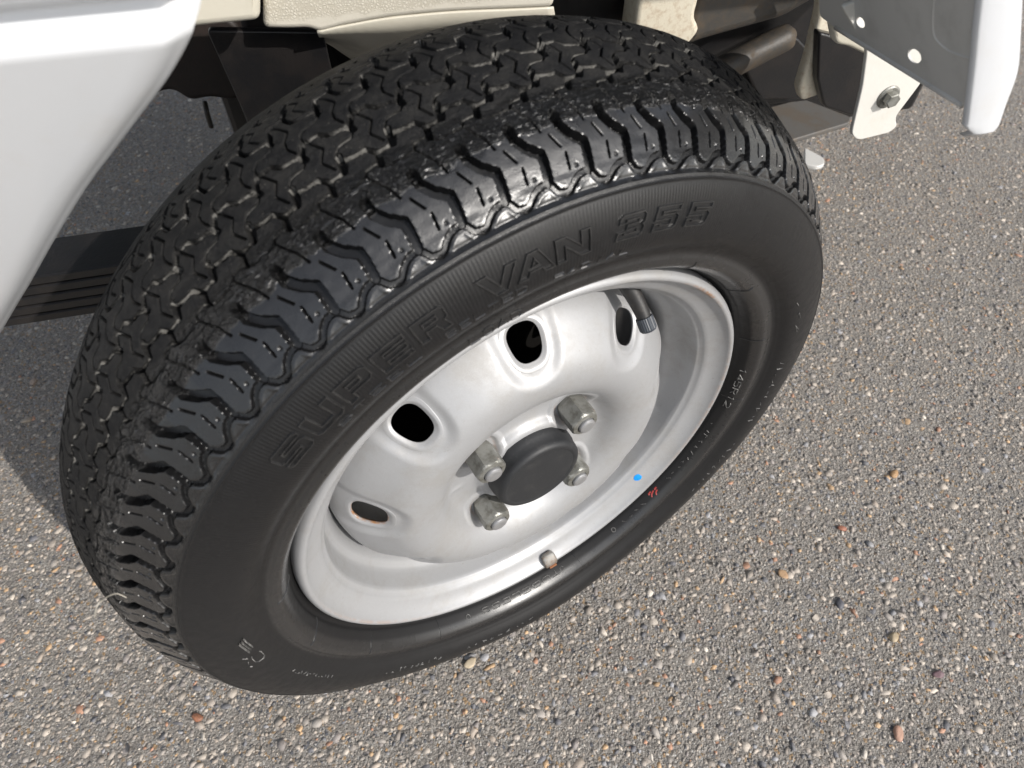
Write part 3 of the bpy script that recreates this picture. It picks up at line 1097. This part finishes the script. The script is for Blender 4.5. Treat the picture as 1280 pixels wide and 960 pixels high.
def disc_y(T, R):
    """depth of the pressed disc at angle T and radius R"""
    sd_, hx, hy = hole_sdf(T, R)
    y = np.interp(R, DPf[:, 0], DPf[:, 1])
    Ud = np.where(hy < -.001, np.hypot(hx, np.minimum(hy + .001, 0)), np.abs(hx))
    pk = sstep(.0225, .0140, Ud) * sstep(.0445, .020, np.abs(hy))
    y = y + .0034 * pk * sstep(-.026, -.006, hy + .004) + .0004 * pk
    y = y - .0005 * np.exp(-((sd_ - .0032) / .0022) ** 2) + .0020 * sstep(.0022, -.0004, sd_)
    X, Z = R * np.sin(T), R * np.cos(T)
    for a in NUTA:                                  # seats of the nuts
        dn = np.hypot(X - NR * math.sin(math.radians(a)), Z - NR * math.cos(math.radians(a)))
        y = y - .0016 * sstep(.0200, .0165, dn) + .0022 * sstep(.0155, .0120, dn)
    for a in (0, 88, 180, 268):                     # small pressed marks between the nuts
        px_, pz_ = .057 * math.sin(math.radians(a + 2)), .057 * math.cos(math.radians(a + 2))
        y = y - .0008 * np.exp(-(((X - px_) / .006) ** 2 + ((Z - pz_) / .0025) ** 2))
    return y


nth, nr = 9 * 80, 120
DP = DS(np.linspace(0, dsp[-1], nr))
T, Rr = np.meshgrid(np.linspace(0, 2 * np.pi, nth, endpoint=False), DP[:, 0], indexing='ij')
Vd = np.stack([Rr * np.sin(T), disc_y(T, Rr), HUB + Rr * np.cos(T)], -1).reshape(-1, 3)
sdv = hole_sdf(T, Rr)[0].ravel()
Fd = grid_faces(nth, nr, True)
Fd = Fd[(sdv[Fd] > .0022).all(1)]
used = np.zeros(len(Vd), bool)
used[Fd.ravel()] = True
remap = np.cumsum(used) - 1
Vd, Fd, sdv = Vd[used], remap[Fd], sdv[used]
# collars round the holes
na, nl = 96, 12
for hole in range(HN):
    tc = math.radians(HOLE0 + 40 * hole)
    an = np.linspace(0, 2 * np.pi, na, endpoint=False)
    dx, dy = np.cos(an), np.sin(an)
    lay = np.r_[0, .0003, .0007, .0012, .0017, np.linspace(.0022, .0042, nl - 5)]
    RR = np.full((na, nl), 0.)
    for L, target in enumerate(lay):
        lo_r, hi_r = np.full(na, .001), np.full(na, .024)
        for _ in range(40):
            mid = (lo_r + hi_r) / 2
            v = hole_sdf(tc + mid * dx / HR, HR + mid * dy)[0]
            lo_r, hi_r = np.where(v < target, mid, lo_r), np.where(v < target, hi_r, mid)
        RR[:, L] = (lo_r + hi_r) / 2
    Tc, Rc = tc + RR * dx[:, None] / HR, HR + RR * dy[:, None]
    yc = disc_y(Tc, Rc) - .00010 + .0006 * (lay > .0040)[None]
    Vh = np.stack([Rc * np.sin(Tc), yc, HUB + Rc * np.cos(Tc)], -1).reshape(-1, 3)
    Fh = grid_faces(na, nl, True)[:, ::-1]
    Fd = np.r_[Fd, Fh + len(Vd)]
    Vd = np.r_[Vd, Vh]
    sdv = np.r_[sdv, np.broadcast_to(lay, (na, nl)).ravel()]
V = Vd
me = mesh_np('wheel_disc', Vd, Fd)
rs = np.exp(-(np.maximum(sdv, 0) / .0009) ** 2)
aa = np.degrees(np.arctan2(V[:, 0], V[:, 2] - HUB))
rs = rs * (.25 + .9 * np.exp(-((aa + 86) / 9) ** 2))
for a in NUTA:
    dn = np.hypot(V[:, 0] - NR * math.sin(math.radians(a)), V[:, 2] - HUB - NR * math.cos(math.radians(a)))
    rs = np.maximum(rs, .62 * np.exp(-((dn - .0125) / .0025) ** 2))
attr(me, 'rust', rs)
disc = link('wheel_disc', me, M['silver'], wheel, True)
sol = disc.modifiers.new('thickness', 'SOLIDIFY')
sol.thickness = .0028
sol.offset = -1
sol.use_rim = True

# dark brake drum behind the holes
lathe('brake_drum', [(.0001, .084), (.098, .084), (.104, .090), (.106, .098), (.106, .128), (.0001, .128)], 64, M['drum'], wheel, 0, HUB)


# ---- nuts with stud ends
def nut_mesh():
    V, F = [], []
    def ringv(r, y, n, rot=0., rs=None):
        i0 = len(V)
        for k in range(n):
            a = 2 * math.pi * (k + rot) / n
            rk = r if rs is None else rs[k]
            V.append((rk * math.sin(a), y, rk * math.cos(a)))
        return list(range(i0, i0 + n))
    def bridge(a, b):
        for i in range(len(a)):
            j = (i + 1) % len(a)
            F.append((a[i], b[i], b[j], a[j]))
    n = 36
    R = .0116
    hexr = [R * .866 / max(math.cos(((2 * math.pi * k / n + math.pi / 6) % (math.pi / 3)) - math.pi / 6), .866) for k in range(n)]
    hexr = [min(h, R * .985) for h in hexr]
    cone = ringv(.0086, .0060, n)
    c2 = ringv(.0118, .0010, n, 0, [min(h, .0118) for h in hexr])
    rings = [cone, c2, ringv(0, -.0005, n, 0, hexr), ringv(0, -.0145, n, 0, hexr),
             ringv(0, -.0158, n, 0, [min(h, R * .93) for h in hexr]), ringv(0, -.0170, n, 0, [min(h, R * .845) for h in hexr]),
             ringv(.0068, -.0176, n), ringv(.0064, -.0166, n)]
    for a, b in zip(rings[:-1], rings[1:]):
        bridge(a, b)
    ns = len(F)
    st = [ringv(.0062, -.0150, n), ringv(.0062, -.0190, n), ringv(.0058, -.0198, n), ringv(.0046, -.0203, n), ringv(.0020, -.0205, n)]
    for a, b in zip(st[:-1], st[1:]):
        bridge(a, b)
    F.append(tuple(st[-1]))
    me = mesh_py('lug_nut', V, F)
    me.materials.append(M['zinc'])
    me.materials.append(M['stud'])
    for i, p in enumerate(me.polygons):
        p.material_index = 1 if i >= ns else 0
        p.use_smooth = False
    bm = bmesh.new()
    bm.from_mesh(me)
    bmesh.ops.recalc_face_normals(bm, faces=bm.faces)
    bm.to_mesh(me)
    bm.free()
    return me


nm = nut_mesh()
for i, a in enumerate(NUTA):
    o = link('lug_nut', nm, None, wheel)
    o.location = (NR * math.sin(math.radians(a)), .0185, HUB + NR * math.cos(math.radians(a)))
    o.rotation_euler = (0, (.35, .1, .72, .55)[i], 0)

# ---- hub cap
lathe('hub_cap', [(.0348, .0165), (.0345, .0105), (.0338, .0098), (.0336, .0045), (.0331, .0022), (.0318, .0004), (.0302, -.0002), (.0286, -.0002), (.0279, .0004),
                  (.0272, .0004), (.0200, .0001), (.0100, -.0001), (.0001, -.0001)], 96, M['cap'], wheel, 0, HUB)

# ---- valve
vt = math.radians(38.5)
er = np.array([math.sin(vt), 0, math.cos(vt)])
def vp(r, y, dt=0.):
    a = vt + math.radians(dt)
    return np.array([r * math.sin(a), y, HUB + r * math.cos(a)])
stem = smooth_loop([vp(.1500, .0320, -9.0), vp(.1460, .0265, -7.0), vp(.1415, .0210, -4.8), vp(.1375, .0160, -3.0), vp(.1345, .0125, -1.8)], 8, False)
V1, F1 = tube_np(stem, np.linspace(.0062, .0045, len(stem)), 16)
o = link('valve_stem', mesh_py('valve_stem', V1, F1), M['valve'], wheel, True)
ax = stem[-1] - stem[-4]
ax /= np.linalg.norm(ax)
a1 = np.cross(ax, [0, 1., 0])
a1 /= np.linalg.norm(a1)
a2 = np.cross(ax, a1)
V1, F1 = [], []
prs = [(0, .0040), (.0004, .0054), (.0085, .0054), (.0098, .0047), (.0104, .0033), (.0104, .0026), (.0098, .0022), (.0098, .0002)]
nk = 48
for (dd, rr_) in prs:
    for k in range(nk):
        an = 2 * math.pi * k / nk
        kr = rr_ * (1.0 + (.045 if (k % 2 and .0003 < dd < .009) else 0))
        V1.append(stem[-1] - ax * .0006 + ax * dd + kr * (math.cos(an) * a1 + math.sin(an) * a2))
for i in range(len(prs) - 1):
    for k in range(nk):
        k2 = (k + 1) % nk
        F1.append((i * nk + k, i * nk + k2, (i + 1) * nk + k2, (i + 1) * nk + k))
link('valve_cap', mesh_py('valve_cap', V1, F1), M['valve_cap'], wheel)

# ---- balance weight, clipped on the flange
wt = 174.2
def arcpt(t, r, y):
    a = math.radians(t)
    return (r * math.sin(a), y, HUB + r * math.cos(a))
bm = bmesh.new()
sec = [(.1655, .0045), (.1585, .0075), (.1580, .0040), (.1600, .0005), (.1640, -.0028), (.1690, -.0032), (.1702, -.0012), (.1690, .0012)]
rows = []
for t, k in ((-3.2, .55), (-2.7, .9), (-1.5, 1), (0, 1), (1.5, 1), (2.7, .9), (3.2, .55)):
    c = np.mean(sec, 0)
    rows.append([bm.verts.new(arcpt(wt + t * .72, *(c + (np.array(p) - c) * k))) for p in sec])
for a, b in zip(rows[:-1], rows[1:]):
    for i in range(len(sec)):
        j = (i + 1) % len(sec)
        bm.faces.new((a[i], a[j], b[j], b[i]))
bm.faces.new(rows[0][::-1])
bm.faces.new(rows[-1])
bmesh.ops.recalc_face_normals(bm, faces=bm.faces)
me = bpy.data.meshes.new('balance_weight')
bm.to_mesh(me)
bm.free()
o = link('balance_weight', me, M['lead'], wheel, True)
bv = o.modifiers.new('bevel', 'BEVEL')
bv.width = .0006
bv.segments = 2
bm = bmesh.new()
rows = []
for t in np.linspace(-1.9, 1.9, 6):
    rows.append([bm.verts.new(arcpt(wt - .2 + t * .62, r, y)) for r, y in ((.1668, -.0042), (.1690, -.0046), (.1722, -.0026), (.1738, .0005), (.1728, .0005), (.1712, -.0010), (.1690, -.0030), (.1668, -.0030))])
for a, b in zip(rows[:-1], rows[1:]):
    for i in range(8):
        j = (i + 1) % 8
        bm.faces.new((a[i], a[j], b[j], b[i]))
bm.faces.new(rows[0][::-1])
bm.faces.new(rows[-1])
bmesh.ops.recalc_face_normals(bm, faces=bm.faces)
me = bpy.data.meshes.new('weight_clip')
bm.to_mesh(me)
bm.free()
link('weight_clip', me, M['rust_clip'], wheel)

# ---- blue paint dot on the inside of the flange
pr = np.array(prof[4:20])
pl_ = np.r_[0, np.cumsum(np.hypot(*np.diff(pr, axis=0).T))]


def rim_at(t, q, off):
    r = np.interp(q, pl_, pr[:, 0])
    y = np.interp(q, pl_, pr[:, 1])
    e = .0012
    dr = np.interp(q + e, pl_, pr[:, 0]) - np.interp(q - e, pl_, pr[:, 0])
    dy = np.interp(q + e, pl_, pr[:, 1]) - np.interp(q - e, pl_, pr[:, 1])
    L = math.hypot(dr, dy)
    r, y = r - dy / L * off, y + dr / L * off
    return (r * math.sin(t), y, HUB + r * math.cos(t))


best = None
for tq in np.radians(np.arange(125, 145, .5)):
    for q in np.arange(.002, .03, .0005):
        p_ = np.array(rim_at(tq, q, 0)) - CAM
        c_ = ROT @ p_
        e_ = abs(c_[0] / c_[2] * FPX + 640 - 797) + abs(c_[1] / c_[2] * FPX + 480 - 597)
        if best is None or e_ < best[0]:
            best = (e_, tq, q)
_, tP, qP = best
V1, F1 = [], []
for k in range(28):
    a = 2 * math.pi * k / 28
    for q in (1., .8):
        V1.append(rim_at(tP + .0036 * q * math.cos(a) * (1 + .08 * math.sin(3 * a + 1)) / .157, qP + .0038 * q * math.sin(a) * (1 + .06 * math.cos(2 * a)), .0005 if q < 1 else .0003))
for k in range(28):
    k2 = (k + 1) % 28
    F1.append((2 * k, 2 * k2, 2 * k2 + 1, 2 * k + 1))
nb = len(V1)
V1.append(rim_at(tP, qP, .0006))
for k in range(28):
    F1.append((2 * k + 1, 2 * ((k + 1) % 28) + 1, nb))
link('paint_dot', mesh_py('paint_dot', V1, F1), M['blue_dot'], wheel, True)

# ------------------------------------------------------------------ bodywork
# front side panel with the edge of the wheel arch; folds run along the truck, lower part tucks under
edge_px = [(262, -60), (250, -20), (246, 10), (240, 34), (224, 72), (200, 112), (170, 152), (140, 192), (100, 246), (60, 312), (32, 362), (8, 402), (-25, 460), (-60, 530)]
def body_y(z):
    y = .45 * np.clip(.580 - z, 0, 9)                         # the lower side tucks inboard
    return y + .0042 * sstep(.5795, .5860, z) + .0020 * sstep(.584, .591, z) - .0125 * sstep(.5905, .599, z)


def on_body(u, v):
    y = 0.
    for _ in range(30):
        q = on(u, v, 1, y)
        y = .5 * y + .5 * float(body_y(q[2]))
    return q[[0, 2]]


edge = smooth_loop([on_body(u, v) for u, v in edge_px], 4, False)
k0 = edge[:, 1] < .64
edge = np.r_[np.array([[edge[k0][0][0] + .10, .80], [edge[k0][0][0] + .05, .745], [edge[k0][0][0] + .018, .70], [edge[k0][0][0] + .006, .66]]), edge[k0]]
edge = edge[np.argsort(-edge[:, 1])]
dl = edge[-1] - edge[-8]
edge = np.r_[edge, [edge[-1] + dl * 2, edge[-1] + dl * 8]]


zlo = max(edge[-1][1], .33)
zs = np.unique(np.r_[np.linspace(.80, .64, 9), np.linspace(.64, .56, 60), np.linspace(.56, zlo, 40)])[::-1]


ex = np.interp(-zs, -edge[:, 1], edge[:, 0])
fr = np.r_[0, .0015, .004, .008, .014, np.linspace(.022, .62, 24)]
V1, F1 = [], []
for z, x in zip(zs, ex):
    for q in fr:
        rollin = .007 * (1 - sstep(0, .010, q)) ** 1.5
        V1.append((x - q, body_y(z) + rollin, z))
lipN = len(V1)
F1 = grid_faces(len(zs), len(fr)).tolist()
for z, x in zip(zs, ex):                                    # return flange of the arch
    V1.append((x - .0005, body_y(z) + .022, z))
for i in range(len(zs) - 1):
    F1.append((i * len(fr), lipN + i, lipN + i + 1, (i + 1) * len(fr)))
me = mesh_py('front_side_panel', V1, F1)
bm = bmesh.new()
bm.from_mesh(me)
bmesh.ops.recalc_face_normals(bm, faces=bm.faces)
bm.to_mesh(me)
bm.free()
fp = link('front_side_panel', me, M['white_paint'], truck, True)
q = fp.modifiers.new('thickness', 'SOLIDIFY')
q.thickness = .0012
q.offset = -1

# sill and wheel house behind the arch
yplate('inner_sill', [(205, -60), (326, -60), (325, 27), (236, 36)], .165, .03, M['cream_paint'], truck, .004, .004)
wh = [(329, -60), (329, 36), (360, 37), (386, 36), (400, 41), (430, 33), (480, 24), (520, 19.5), (560, 16), (600, 14), (640, 12.5), (692, 10), (704, -60)]
yplate('wheel_house', wh, .178, .02, M['stone_guard'], truck, .003, .004)
# below the crease the wheel house turns under the floor
up_ = smooth_loop([on(u_, v_, 1, .1795) for u_, v_ in ((396, 38), (430, 31), (480, 22), (520, 17.5), (560, 14), (600, 12), (640, 10.5), (692, 8))], 4, False)
lo_c = smooth_loop([on(u_, v_, 1, .30) for u_, v_ in ((404, 46), (440, 72), (490, 100), (530, 100), (570, 96), (610, 94), (650, 92), (700, 90))], 4, False)
V1 = []
for a, b in zip(up_, lo_c):
    for t in np.linspace(0, 1, 8):
        V1.append(a + (b - a) * t + np.array([0, -.006 * math.sin(math.pi * t), 0]))
o = link('wheel_house_lip', mesh_py('wheel_house_lip', V1, grid_faces(len(up_), 8).tolist()), M['cream_paint'], truck, True)
q = o.modifiers.new('thickness', 'SOLIDIFY')
q.thickness = .0015
# a deep dark underside of the cab and load bed
def box(name, lo, hi, mat, parent, bev=.004):
    bm = bmesh.new()
    bmesh.ops.create_cube(bm, size=1)
    for v in bm.verts:
        for k in range(3):
            v.co[k] = (lo[k] + hi[k]) / 2 + v.co[k] * (hi[k] - lo[k])
    if bev:
        bmesh.ops.bevel(bm, geom=bm.edges[:], offset=bev, segments=2, affect='EDGES', profile=.5)
    me = bpy.data.meshes.new(name)
    bm.to_mesh(me)
    bm.free()
    return link(name, me, mat, parent)


box('floor_pan', (-.72, .21, .635), (1.15, 1.40, .70), M['black_steel'], truck)
box('side_sill', (.10, -.005, .70), (.62, .05, .80), M['white_paint'], truck, .012)
box('side_beam', (-.72, .012, .80), (.62, .07, .93), M['white_paint'], truck, .012)

# ---- underbody seen left of the tyre
sh = yplate('splash_shield', [(236, 20), (262, 30), (278, 78), (312, 162), (345, 176), (400, 150), (480, 90), (470, 20), (420, 10)], .30, .012, M['black_steel'], truck, .002, .004)
yplate('chassis_crossmember', [(150, 130), (175, 60), (262, 10), (300, 30), (312, 110), (296, 128), (262, 122), (238, 128), (216, 112)], .285, .05, M['dark_shield'], truck, .004, .008)
yplate('stay_plate', [(353, 26), (359, 26), (369, 62), (364, 64)], .285, .006, M['brown_steel'], truck, .001, .002)
yplate('stay_plate', [(386, 36), (396, 40), (392, 54), (376, 76), (370, 76), (384, 56)], .285, .006, M['brown_steel'], truck, .001, .003)
V1, F1 = tube_np(smooth_loop([on(256, 128, 1, .44), on(259, 142, 1, .43), on(264, 158, 1, .44)], 6, False), .0025, 8)
link('brake_pipe', mesh_py('brake_pipe', V1, F1), M['brown_steel'], truck, True)
yplate('added_shade_plate', [(258, 38), (284, 96), (312, 158), (420, 112), (404, 40)], .20, .006, M['black_steel'], truck, .001, .003)  # dark plate added to stop sun leaking over the tyre onto the ground
ls = empty('leaf_spring', (-.25, .32, .33), truck)
for k in range(5):
    L0 = -.78 + .02 * k
    pts = []
    n_ = 26
    V1, F1 = [], []
    for i in range(n_):
        x = L0 + (0.62 - .01 * k) * i / (n_ - 1)
        zt = .337 - .0090 * k + .03 * (x + .3) ** 2
        for yy, zz_ in ((.215, zt - .0012), (.2165, zt), (.2605, zt), (.262, zt - .0012), (.262, zt - .0070), (.2605, zt - .0082), (.2165, zt - .0082), (.215, zt - .0070)):
            V1.append((x, yy, zz_))
    for i in range(n_ - 1):
        for j in range(8):
            j2 = (j + 1) % 8
            F1.append((i * 8 + j, i * 8 + j2, (i + 1) * 8 + j2, (i + 1) * 8 + j))
    F1.append(tuple(range(8))[::-1])
    F1.append(tuple((n_ - 1) * 8 + j for j in range(8)))
    link('spring_leaf', mesh_py('spring_leaf', V1, F1), M['black_steel'], ls)
box('sun_block_plate', (-.205, .42, .24), (.60, .47, .64), M['black_steel'], truck, .006)  # added plate, out of view, keeps sun off the ground under the truck
# axle tube behind the drum
V1, F1 = tube_np([(0, .12, HUB), (0, .5, HUB), (0, 1.3, HUB)], .032, 20)
link('axle_tube', mesh_py('axle_tube', V1, F1), M['black_steel'], truck, True)

# ---- right of the tyre: rear skirt panel, bracket and frame
PN, PC = np.array([1.0, 0, .52]), .4655            # plane of the skirt panel: x + .52 z = PC


def xpt(u_, v_):
    d = ROT_T.T @ np.array([(u_ - 640) / FPX, (v_ - 480) / FPX, 1.0])
    p = CAM_T + (PC - PN @ CAM_T) / (PN @ d) * d
    return np.array([p[1], p[2]])


def xat(z):
    return PC - .52 * z


outer = round_loop([xpt(1022, -60), xpt(1026, 20), xpt(1044, 34), xpt(1084, 58), xpt(1153, 101), xpt(1214, 138), xpt(1230, 60), xpt(1244, -60)], .003)
def ell(u0, v0, a, b, rot, n=18):
    c_, s__ = math.cos(rot), math.sin(rot)
    return [xpt(u0 + a * math.cos(t) * c_ - b * math.sin(t) * s__, v0 + a * math.cos(t) * s__ + b * math.sin(t) * c_) for t in np.linspace(0, 2 * math.pi, n, endpoint=False)]
o = curve_plate('rear_skirt_panel', [outer, ell(1144.5, 70, 9.8, 7.4, .9), ell(1077, 28, 7.2, 4.6, 1.1)], .0016, .0004,
                lambda c: np.stack([xat(c[:, 1]) + c[:, 2], c[:, 0], c[:, 1]], -1), M['panel_back'], truck)
tag(o, 'shaded grey back of the skirt panel with two punched holes')
# hem along its lower edge
pa, pb = xpt(1046, 34), xpt(1204, 131)
V1, F1 = tube_np([(xat((pa + (pb - pa) * t)[1]) - .0004, *(pa + (pb - pa) * t)) for t in np.linspace(0, 1, 8)], .0016, 8)
link('hem', mesh_py('hem', V1, F1), M['panel_back'], o, True)
# a bead pressed into the panel
bd = smooth_loop([xpt(1172, -30), xpt(1168, 20), xpt(1170, 45), xpt(1186, 62), xpt(1206, 70), xpt(1216, 72)], 6, False)
V1, F1 = tube_np([(xat(p[1]) - .0002, *p) for p in bd], .0011, 8)
link('pressed_bead', mesh_py('pressed_bead', V1, F1), M['panel_back'], o, True)

# outer skin: narrow white flange that wraps the panel's outer edge
c1 = [(1236, -70), (1228, -20), (1222, 30), (1216, 90), (1209, 150), (1208, 160), (1216, 168)]
c2 = [(1290, -70), (1284, -20), (1281, 40), (1277, 90), (1262, 130), (1253, 155), (1246, 163)]
A1 = smooth_loop([on(u_, v_, 1, -.004) for u_, v_ in c1], 5, False)
A2 = smooth_loop([on(u_, v_, 1, -.004) for u_, v_ in c2], 5, False)
V1, F1 = [], []
prf = [(-.0002, .0032), (-.0003, .0026), (.0, .0014), (.02, .0004), (.045, 0), (.08, -.0002), (.2, -.0006), (.5, -.0010), (.8, -.0006), (.9, -.0002), (.94, .0006), (1.0, .004), (1.0, .012)]
for a, b in zip(A1, A2):
    for t, dy in prf:
        p = a + (b - a) * t
        V1.append((p[0], p[1] + dy, p[2]))
F1 = grid_faces(len(A1), len(prf)).tolist()
nb = len(V1)
for k in range(len(prf)):
    V1.append((V1[(len(A1) - 1) * len(prf) + k][0], V1[(len(A1) - 1) * len(prf) + k][1] + .004, V1[(len(A1) - 1) * len(prf) + k][2] - .0035))
for k in range(len(prf) - 1):
    b0 = (len(A1) - 1) * len(prf)
    F1.append((b0 + k, nb + k, nb + k + 1, b0 + k + 1))
me = mesh_py('skirt_flange', V1, F1)
bm = bmesh.new()
bm.from_mesh(me)
bmesh.ops.recalc_face_normals(bm, faces=bm.faces)
bm.to_mesh(me)
bm.free()
fl_ = link('skirt_flange', me, M['white_paint'], truck, True)
q = fl_.modifiers.new('thickness', 'SOLIDIFY')
q.thickness = .0012
q.offset = -1

# white bracket hanging below the panel, with its bolt
YB = .098
br = yplate('mounting_bracket', [(1052, 8), (1100, -6), (1168, 52), (1153, 102), (1119, 147), (1122, 158), (1112, 166), (1072, 176), (1064, 168), (1078, 108), (1084, 62)], YB, .0032, M['bracket_paint'], truck, .0008, .004)
pb_ = on(1110, 121, 1, YB)
bm = bmesh.new()
for (r0, r1, h0, h1, n_) in ((.0072, .0072, 0, .0012, 24), (.0048, .0046, .0012, .0062, 6)):
    lo_ = [bm.verts.new((pb_[0] + r0 * math.sin(2 * math.pi * k / n_ + .3), YB - h0, pb_[2] + r0 * math.cos(2 * math.pi * k / n_ + .3))) for k in range(n_)]
    hi2 = [bm.verts.new((pb_[0] + r1 * math.sin(2 * math.pi * k / n_ + .3), YB - h1 + .0006, pb_[2] + r1 * math.cos(2 * math.pi * k / n_ + .3))) for k in range(n_)]
    tp = [bm.verts.new((pb_[0] + r1 * .86 * math.sin(2 * math.pi * k / n_ + .3), YB - h1, pb_[2] + r1 * .86 * math.cos(2 * math.pi * k / n_ + .3))) for k in range(n_)]
    for k in range(n_):
        j = (k + 1) % n_
        bm.faces.new((lo_[k], lo_[j], hi2[j], hi2[k]))
        bm.faces.new((hi2[k], hi2[j], tp[j], tp[k]))
    bm.faces.new(tp)
bmesh.ops.recalc_face_normals(bm, faces=bm.faces)
me = bpy.data.meshes.new('bolt')
bm.to_mesh(me)
bm.free()
link('bolt', me, M['zinc'], br)

# frame behind
yplate('inner_bulkhead', [(660, -80), (840, -80), (840, 90), (660, 90)], .30, .01, M['black_steel'], truck, .002, .004)
yplate('frame_post', [(806, -60), (884, -60), (874, 0), (868, 22), (876, 38), (858, 60), (790, 60)], .26, .03, M['cream_rust'], truck, .004, .005)
yplate('chassis_rail', [(866, -50), (1040, -50), (1022, 0), (980, 24), (880, 52), (852, 62), (862, 20)], .285, .06, M['brown_steel'], truck, .008, .006)
yplate('frame_web', [(830, 20), (1060, -20), (1062, 118), (1000, 128), (930, 134), (860, 120)], .345, .012, M['black_steel'], truck, .003, .006)
a_, b_ = on(893, 92, 1, .315), on(993, 41, 1, .325)
tv = np.linspace(0, 1, 14)
rad_ = np.interp(tv, [0, .9, .97, 1], [.012, .012, .0095, .004])
V1, F1 = tube_np([a_ + (b_ - a_) * t for t in tv], rad_, 16)
link('brace_bar', mesh_py('brace_bar', V1, F1), M['brown_steel'], truck, True)
yplate('gusset_plate', [(930, 84), (996, 46), (1014, 66), (1006, 124), (950, 124)], .33, .008, M['black_steel'], truck, .002, .004)
yplate('frame_post', [(1030, -30), (1054, 40), (1036, 66), (1024, 96), (1028, 118), (1003, 127), (999, 112), (1012, 70), (1024, 20)], .25, .012, M['cream_rust'], truck, .003, .004)
yplate('panel_tab', [(1040, 30), (1064, 38), (1090, 56), (1083, 69), (1060, 58), (1045, 56)], .125, .008, M['cream_paint'], truck, .002, .004)
# step plate: a flat shelf with a folded edge
zp = .275
pl = [on(u_, v_, 2, zp) for u_, v_ in ((940, 140), (1003, 123), (1064, 146), (1062, 153), (985, 176), (950, 176))]
L = round_loop([p[:2] for p in pl], .006)
curve_plate('step_plate', [L], .006, .0012, lambda c: np.stack([c[:, 0], c[:, 1], zp - .003 + c[:, 2]], -1), M['grey_steel'], truck)
pl = [on(u_, v_, 2, .18) for u_, v_ in ((1006, 184), (1030, 197), (1031, 205), (1022, 208), (1006, 205))]
curve_plate('spring_shackle', [round_loop([p[:2] for p in pl], .004)], .006, .0012, lambda c: np.stack([c[:, 0], c[:, 1], .177 + c[:, 2]], -1), M['panel_back'], truck)
yplate('inner_bulkhead', [(1024, 40), (1100, 60), (1092, 120), (1066, 146), (1030, 134), (1022, 100)], .24, .01, M['black_steel'], truck, .002, .004)

# ------------------------------------------------------------------ single pebbles and a loose thread
def pebble(u_, v_, size, flat, c1, c2, label, seed):
    rg = np.random.default_rng(seed)
    p = on(u_, v_, 2, .0, True)
    bm = bmesh.new()
    bmesh.ops.create_icosphere(bm, subdivisions=3, radius=1)
    dirs = rg.normal(size=(9, 3))
    dirs /= np.linalg.norm(dirs, axis=1)[:, None]
    cut = rg.uniform(.62, .92, 9)
    rot = rg.uniform(0, 6.28)
    for v in bm.verts:
        d = np.array(v.co[:])
        k = 1.
        for q, c in zip(dirs, cut):
            a = d @ q
            if a > c:
                k = min(k, c / a)
        d = d * k * np.array([1.25, .85, flat])
        x, y = d[0] * math.cos(rot) - d[1] * math.sin(rot), d[0] * math.sin(rot) + d[1] * math.cos(rot)
        v.co = (x * size * .9, y * size * .9, (d[2] * .8 + flat * .12) * size)
    me = bpy.data.meshes.new('pebble')
    bm.to_mesh(me)
    bm.free()
    o = link('pebble', me, m_stone('pebble_stone', c1, c2), None, True)
    o.location = (p[0], p[1], 0.001)
    tag(o, label, 'pebble', 'pebbles on the asphalt')


pebble(1116, 797, .0058, .5, (.46, .38, .26), (.36, .27, .16), 'pale ochre pebble near the lower right corner of the asphalt', 1)
pebble(1118, 593, .0062, .5, (.42, .26, .13), (.34, .2, .1), 'orange tan pebble on the open asphalt to the right of the tyre', 2)
pebble(978, 718, .0060, .45, (.46, .30, .17), (.38, .24, .14), 'flat orange brown stone on the asphalt below the blue paint dot side of the tyre', 3)
pebble(588, 829, .0062, .6, (.50, .42, .30), (.42, .34, .24), 'cream pebble close under the bottom of the tyre', 4)
pebble(718, 708, .0052, .45, (.16, .10, .075), (.11, .075, .06), 'dark brown leaf coloured chip lying beside the lower sidewall of the tyre', 5)
pebble(247, 897, .0052, .7, (.30, .13, .07), (.22, .10, .06), 'rust red pebble under the lower left of the tyre', 6)
pebble(1052, 661, .0046, .6, (.36, .15, .09), (.28, .12, .08), 'small brick red pebble on the open asphalt', 7)
pebble(1172, 843, .0056, .5, (.20, .12, .13), (.15, .10, .11), 'purple brown flat pebble at the lower right of the asphalt', 8)
pebble(1122, 917, .0064, .5, (.42, .25, .18), (.36, .21, .15), 'salmon pink pebble near the bottom edge of the asphalt', 9)
pebble(1050, 755, .0060, .45, (.10, .10, .115), (.075, .075, .085), 'slate grey flat pebble among brown chippings on the right', 10)
pebble(43, 478, .0060, .7, (.34, .27, .22), (.28, .22, .18), 'pinkish pebble in the shade left of the tyre tread', 11)
pebble(34, 526, .0062, .6, (.36, .31, .25), (.30, .25, .2), 'beige pebble at the edge of the shade left of the tyre tread', 12)

thr = [on(118, 772, 1, -.012, True), on(122, 756, 1, -.02, True), on(134, 746, 1, -.012, True), on(146, 742, 1, -.004, True), on(158, 747, 1, .0, True)]
V1, F1 = tube_np(smooth_loop(thr, 8, False), .00035, 6)
n = NT('pale_fibre')
tf = link('loose_thread', mesh_py('loose_thread', V1, F1), n.set(col=(.45, .42, .36), rough=.7), None, True)
tag(tf, 'thin pale thread caught on the tyre shoulder at the lower left', 'thread')
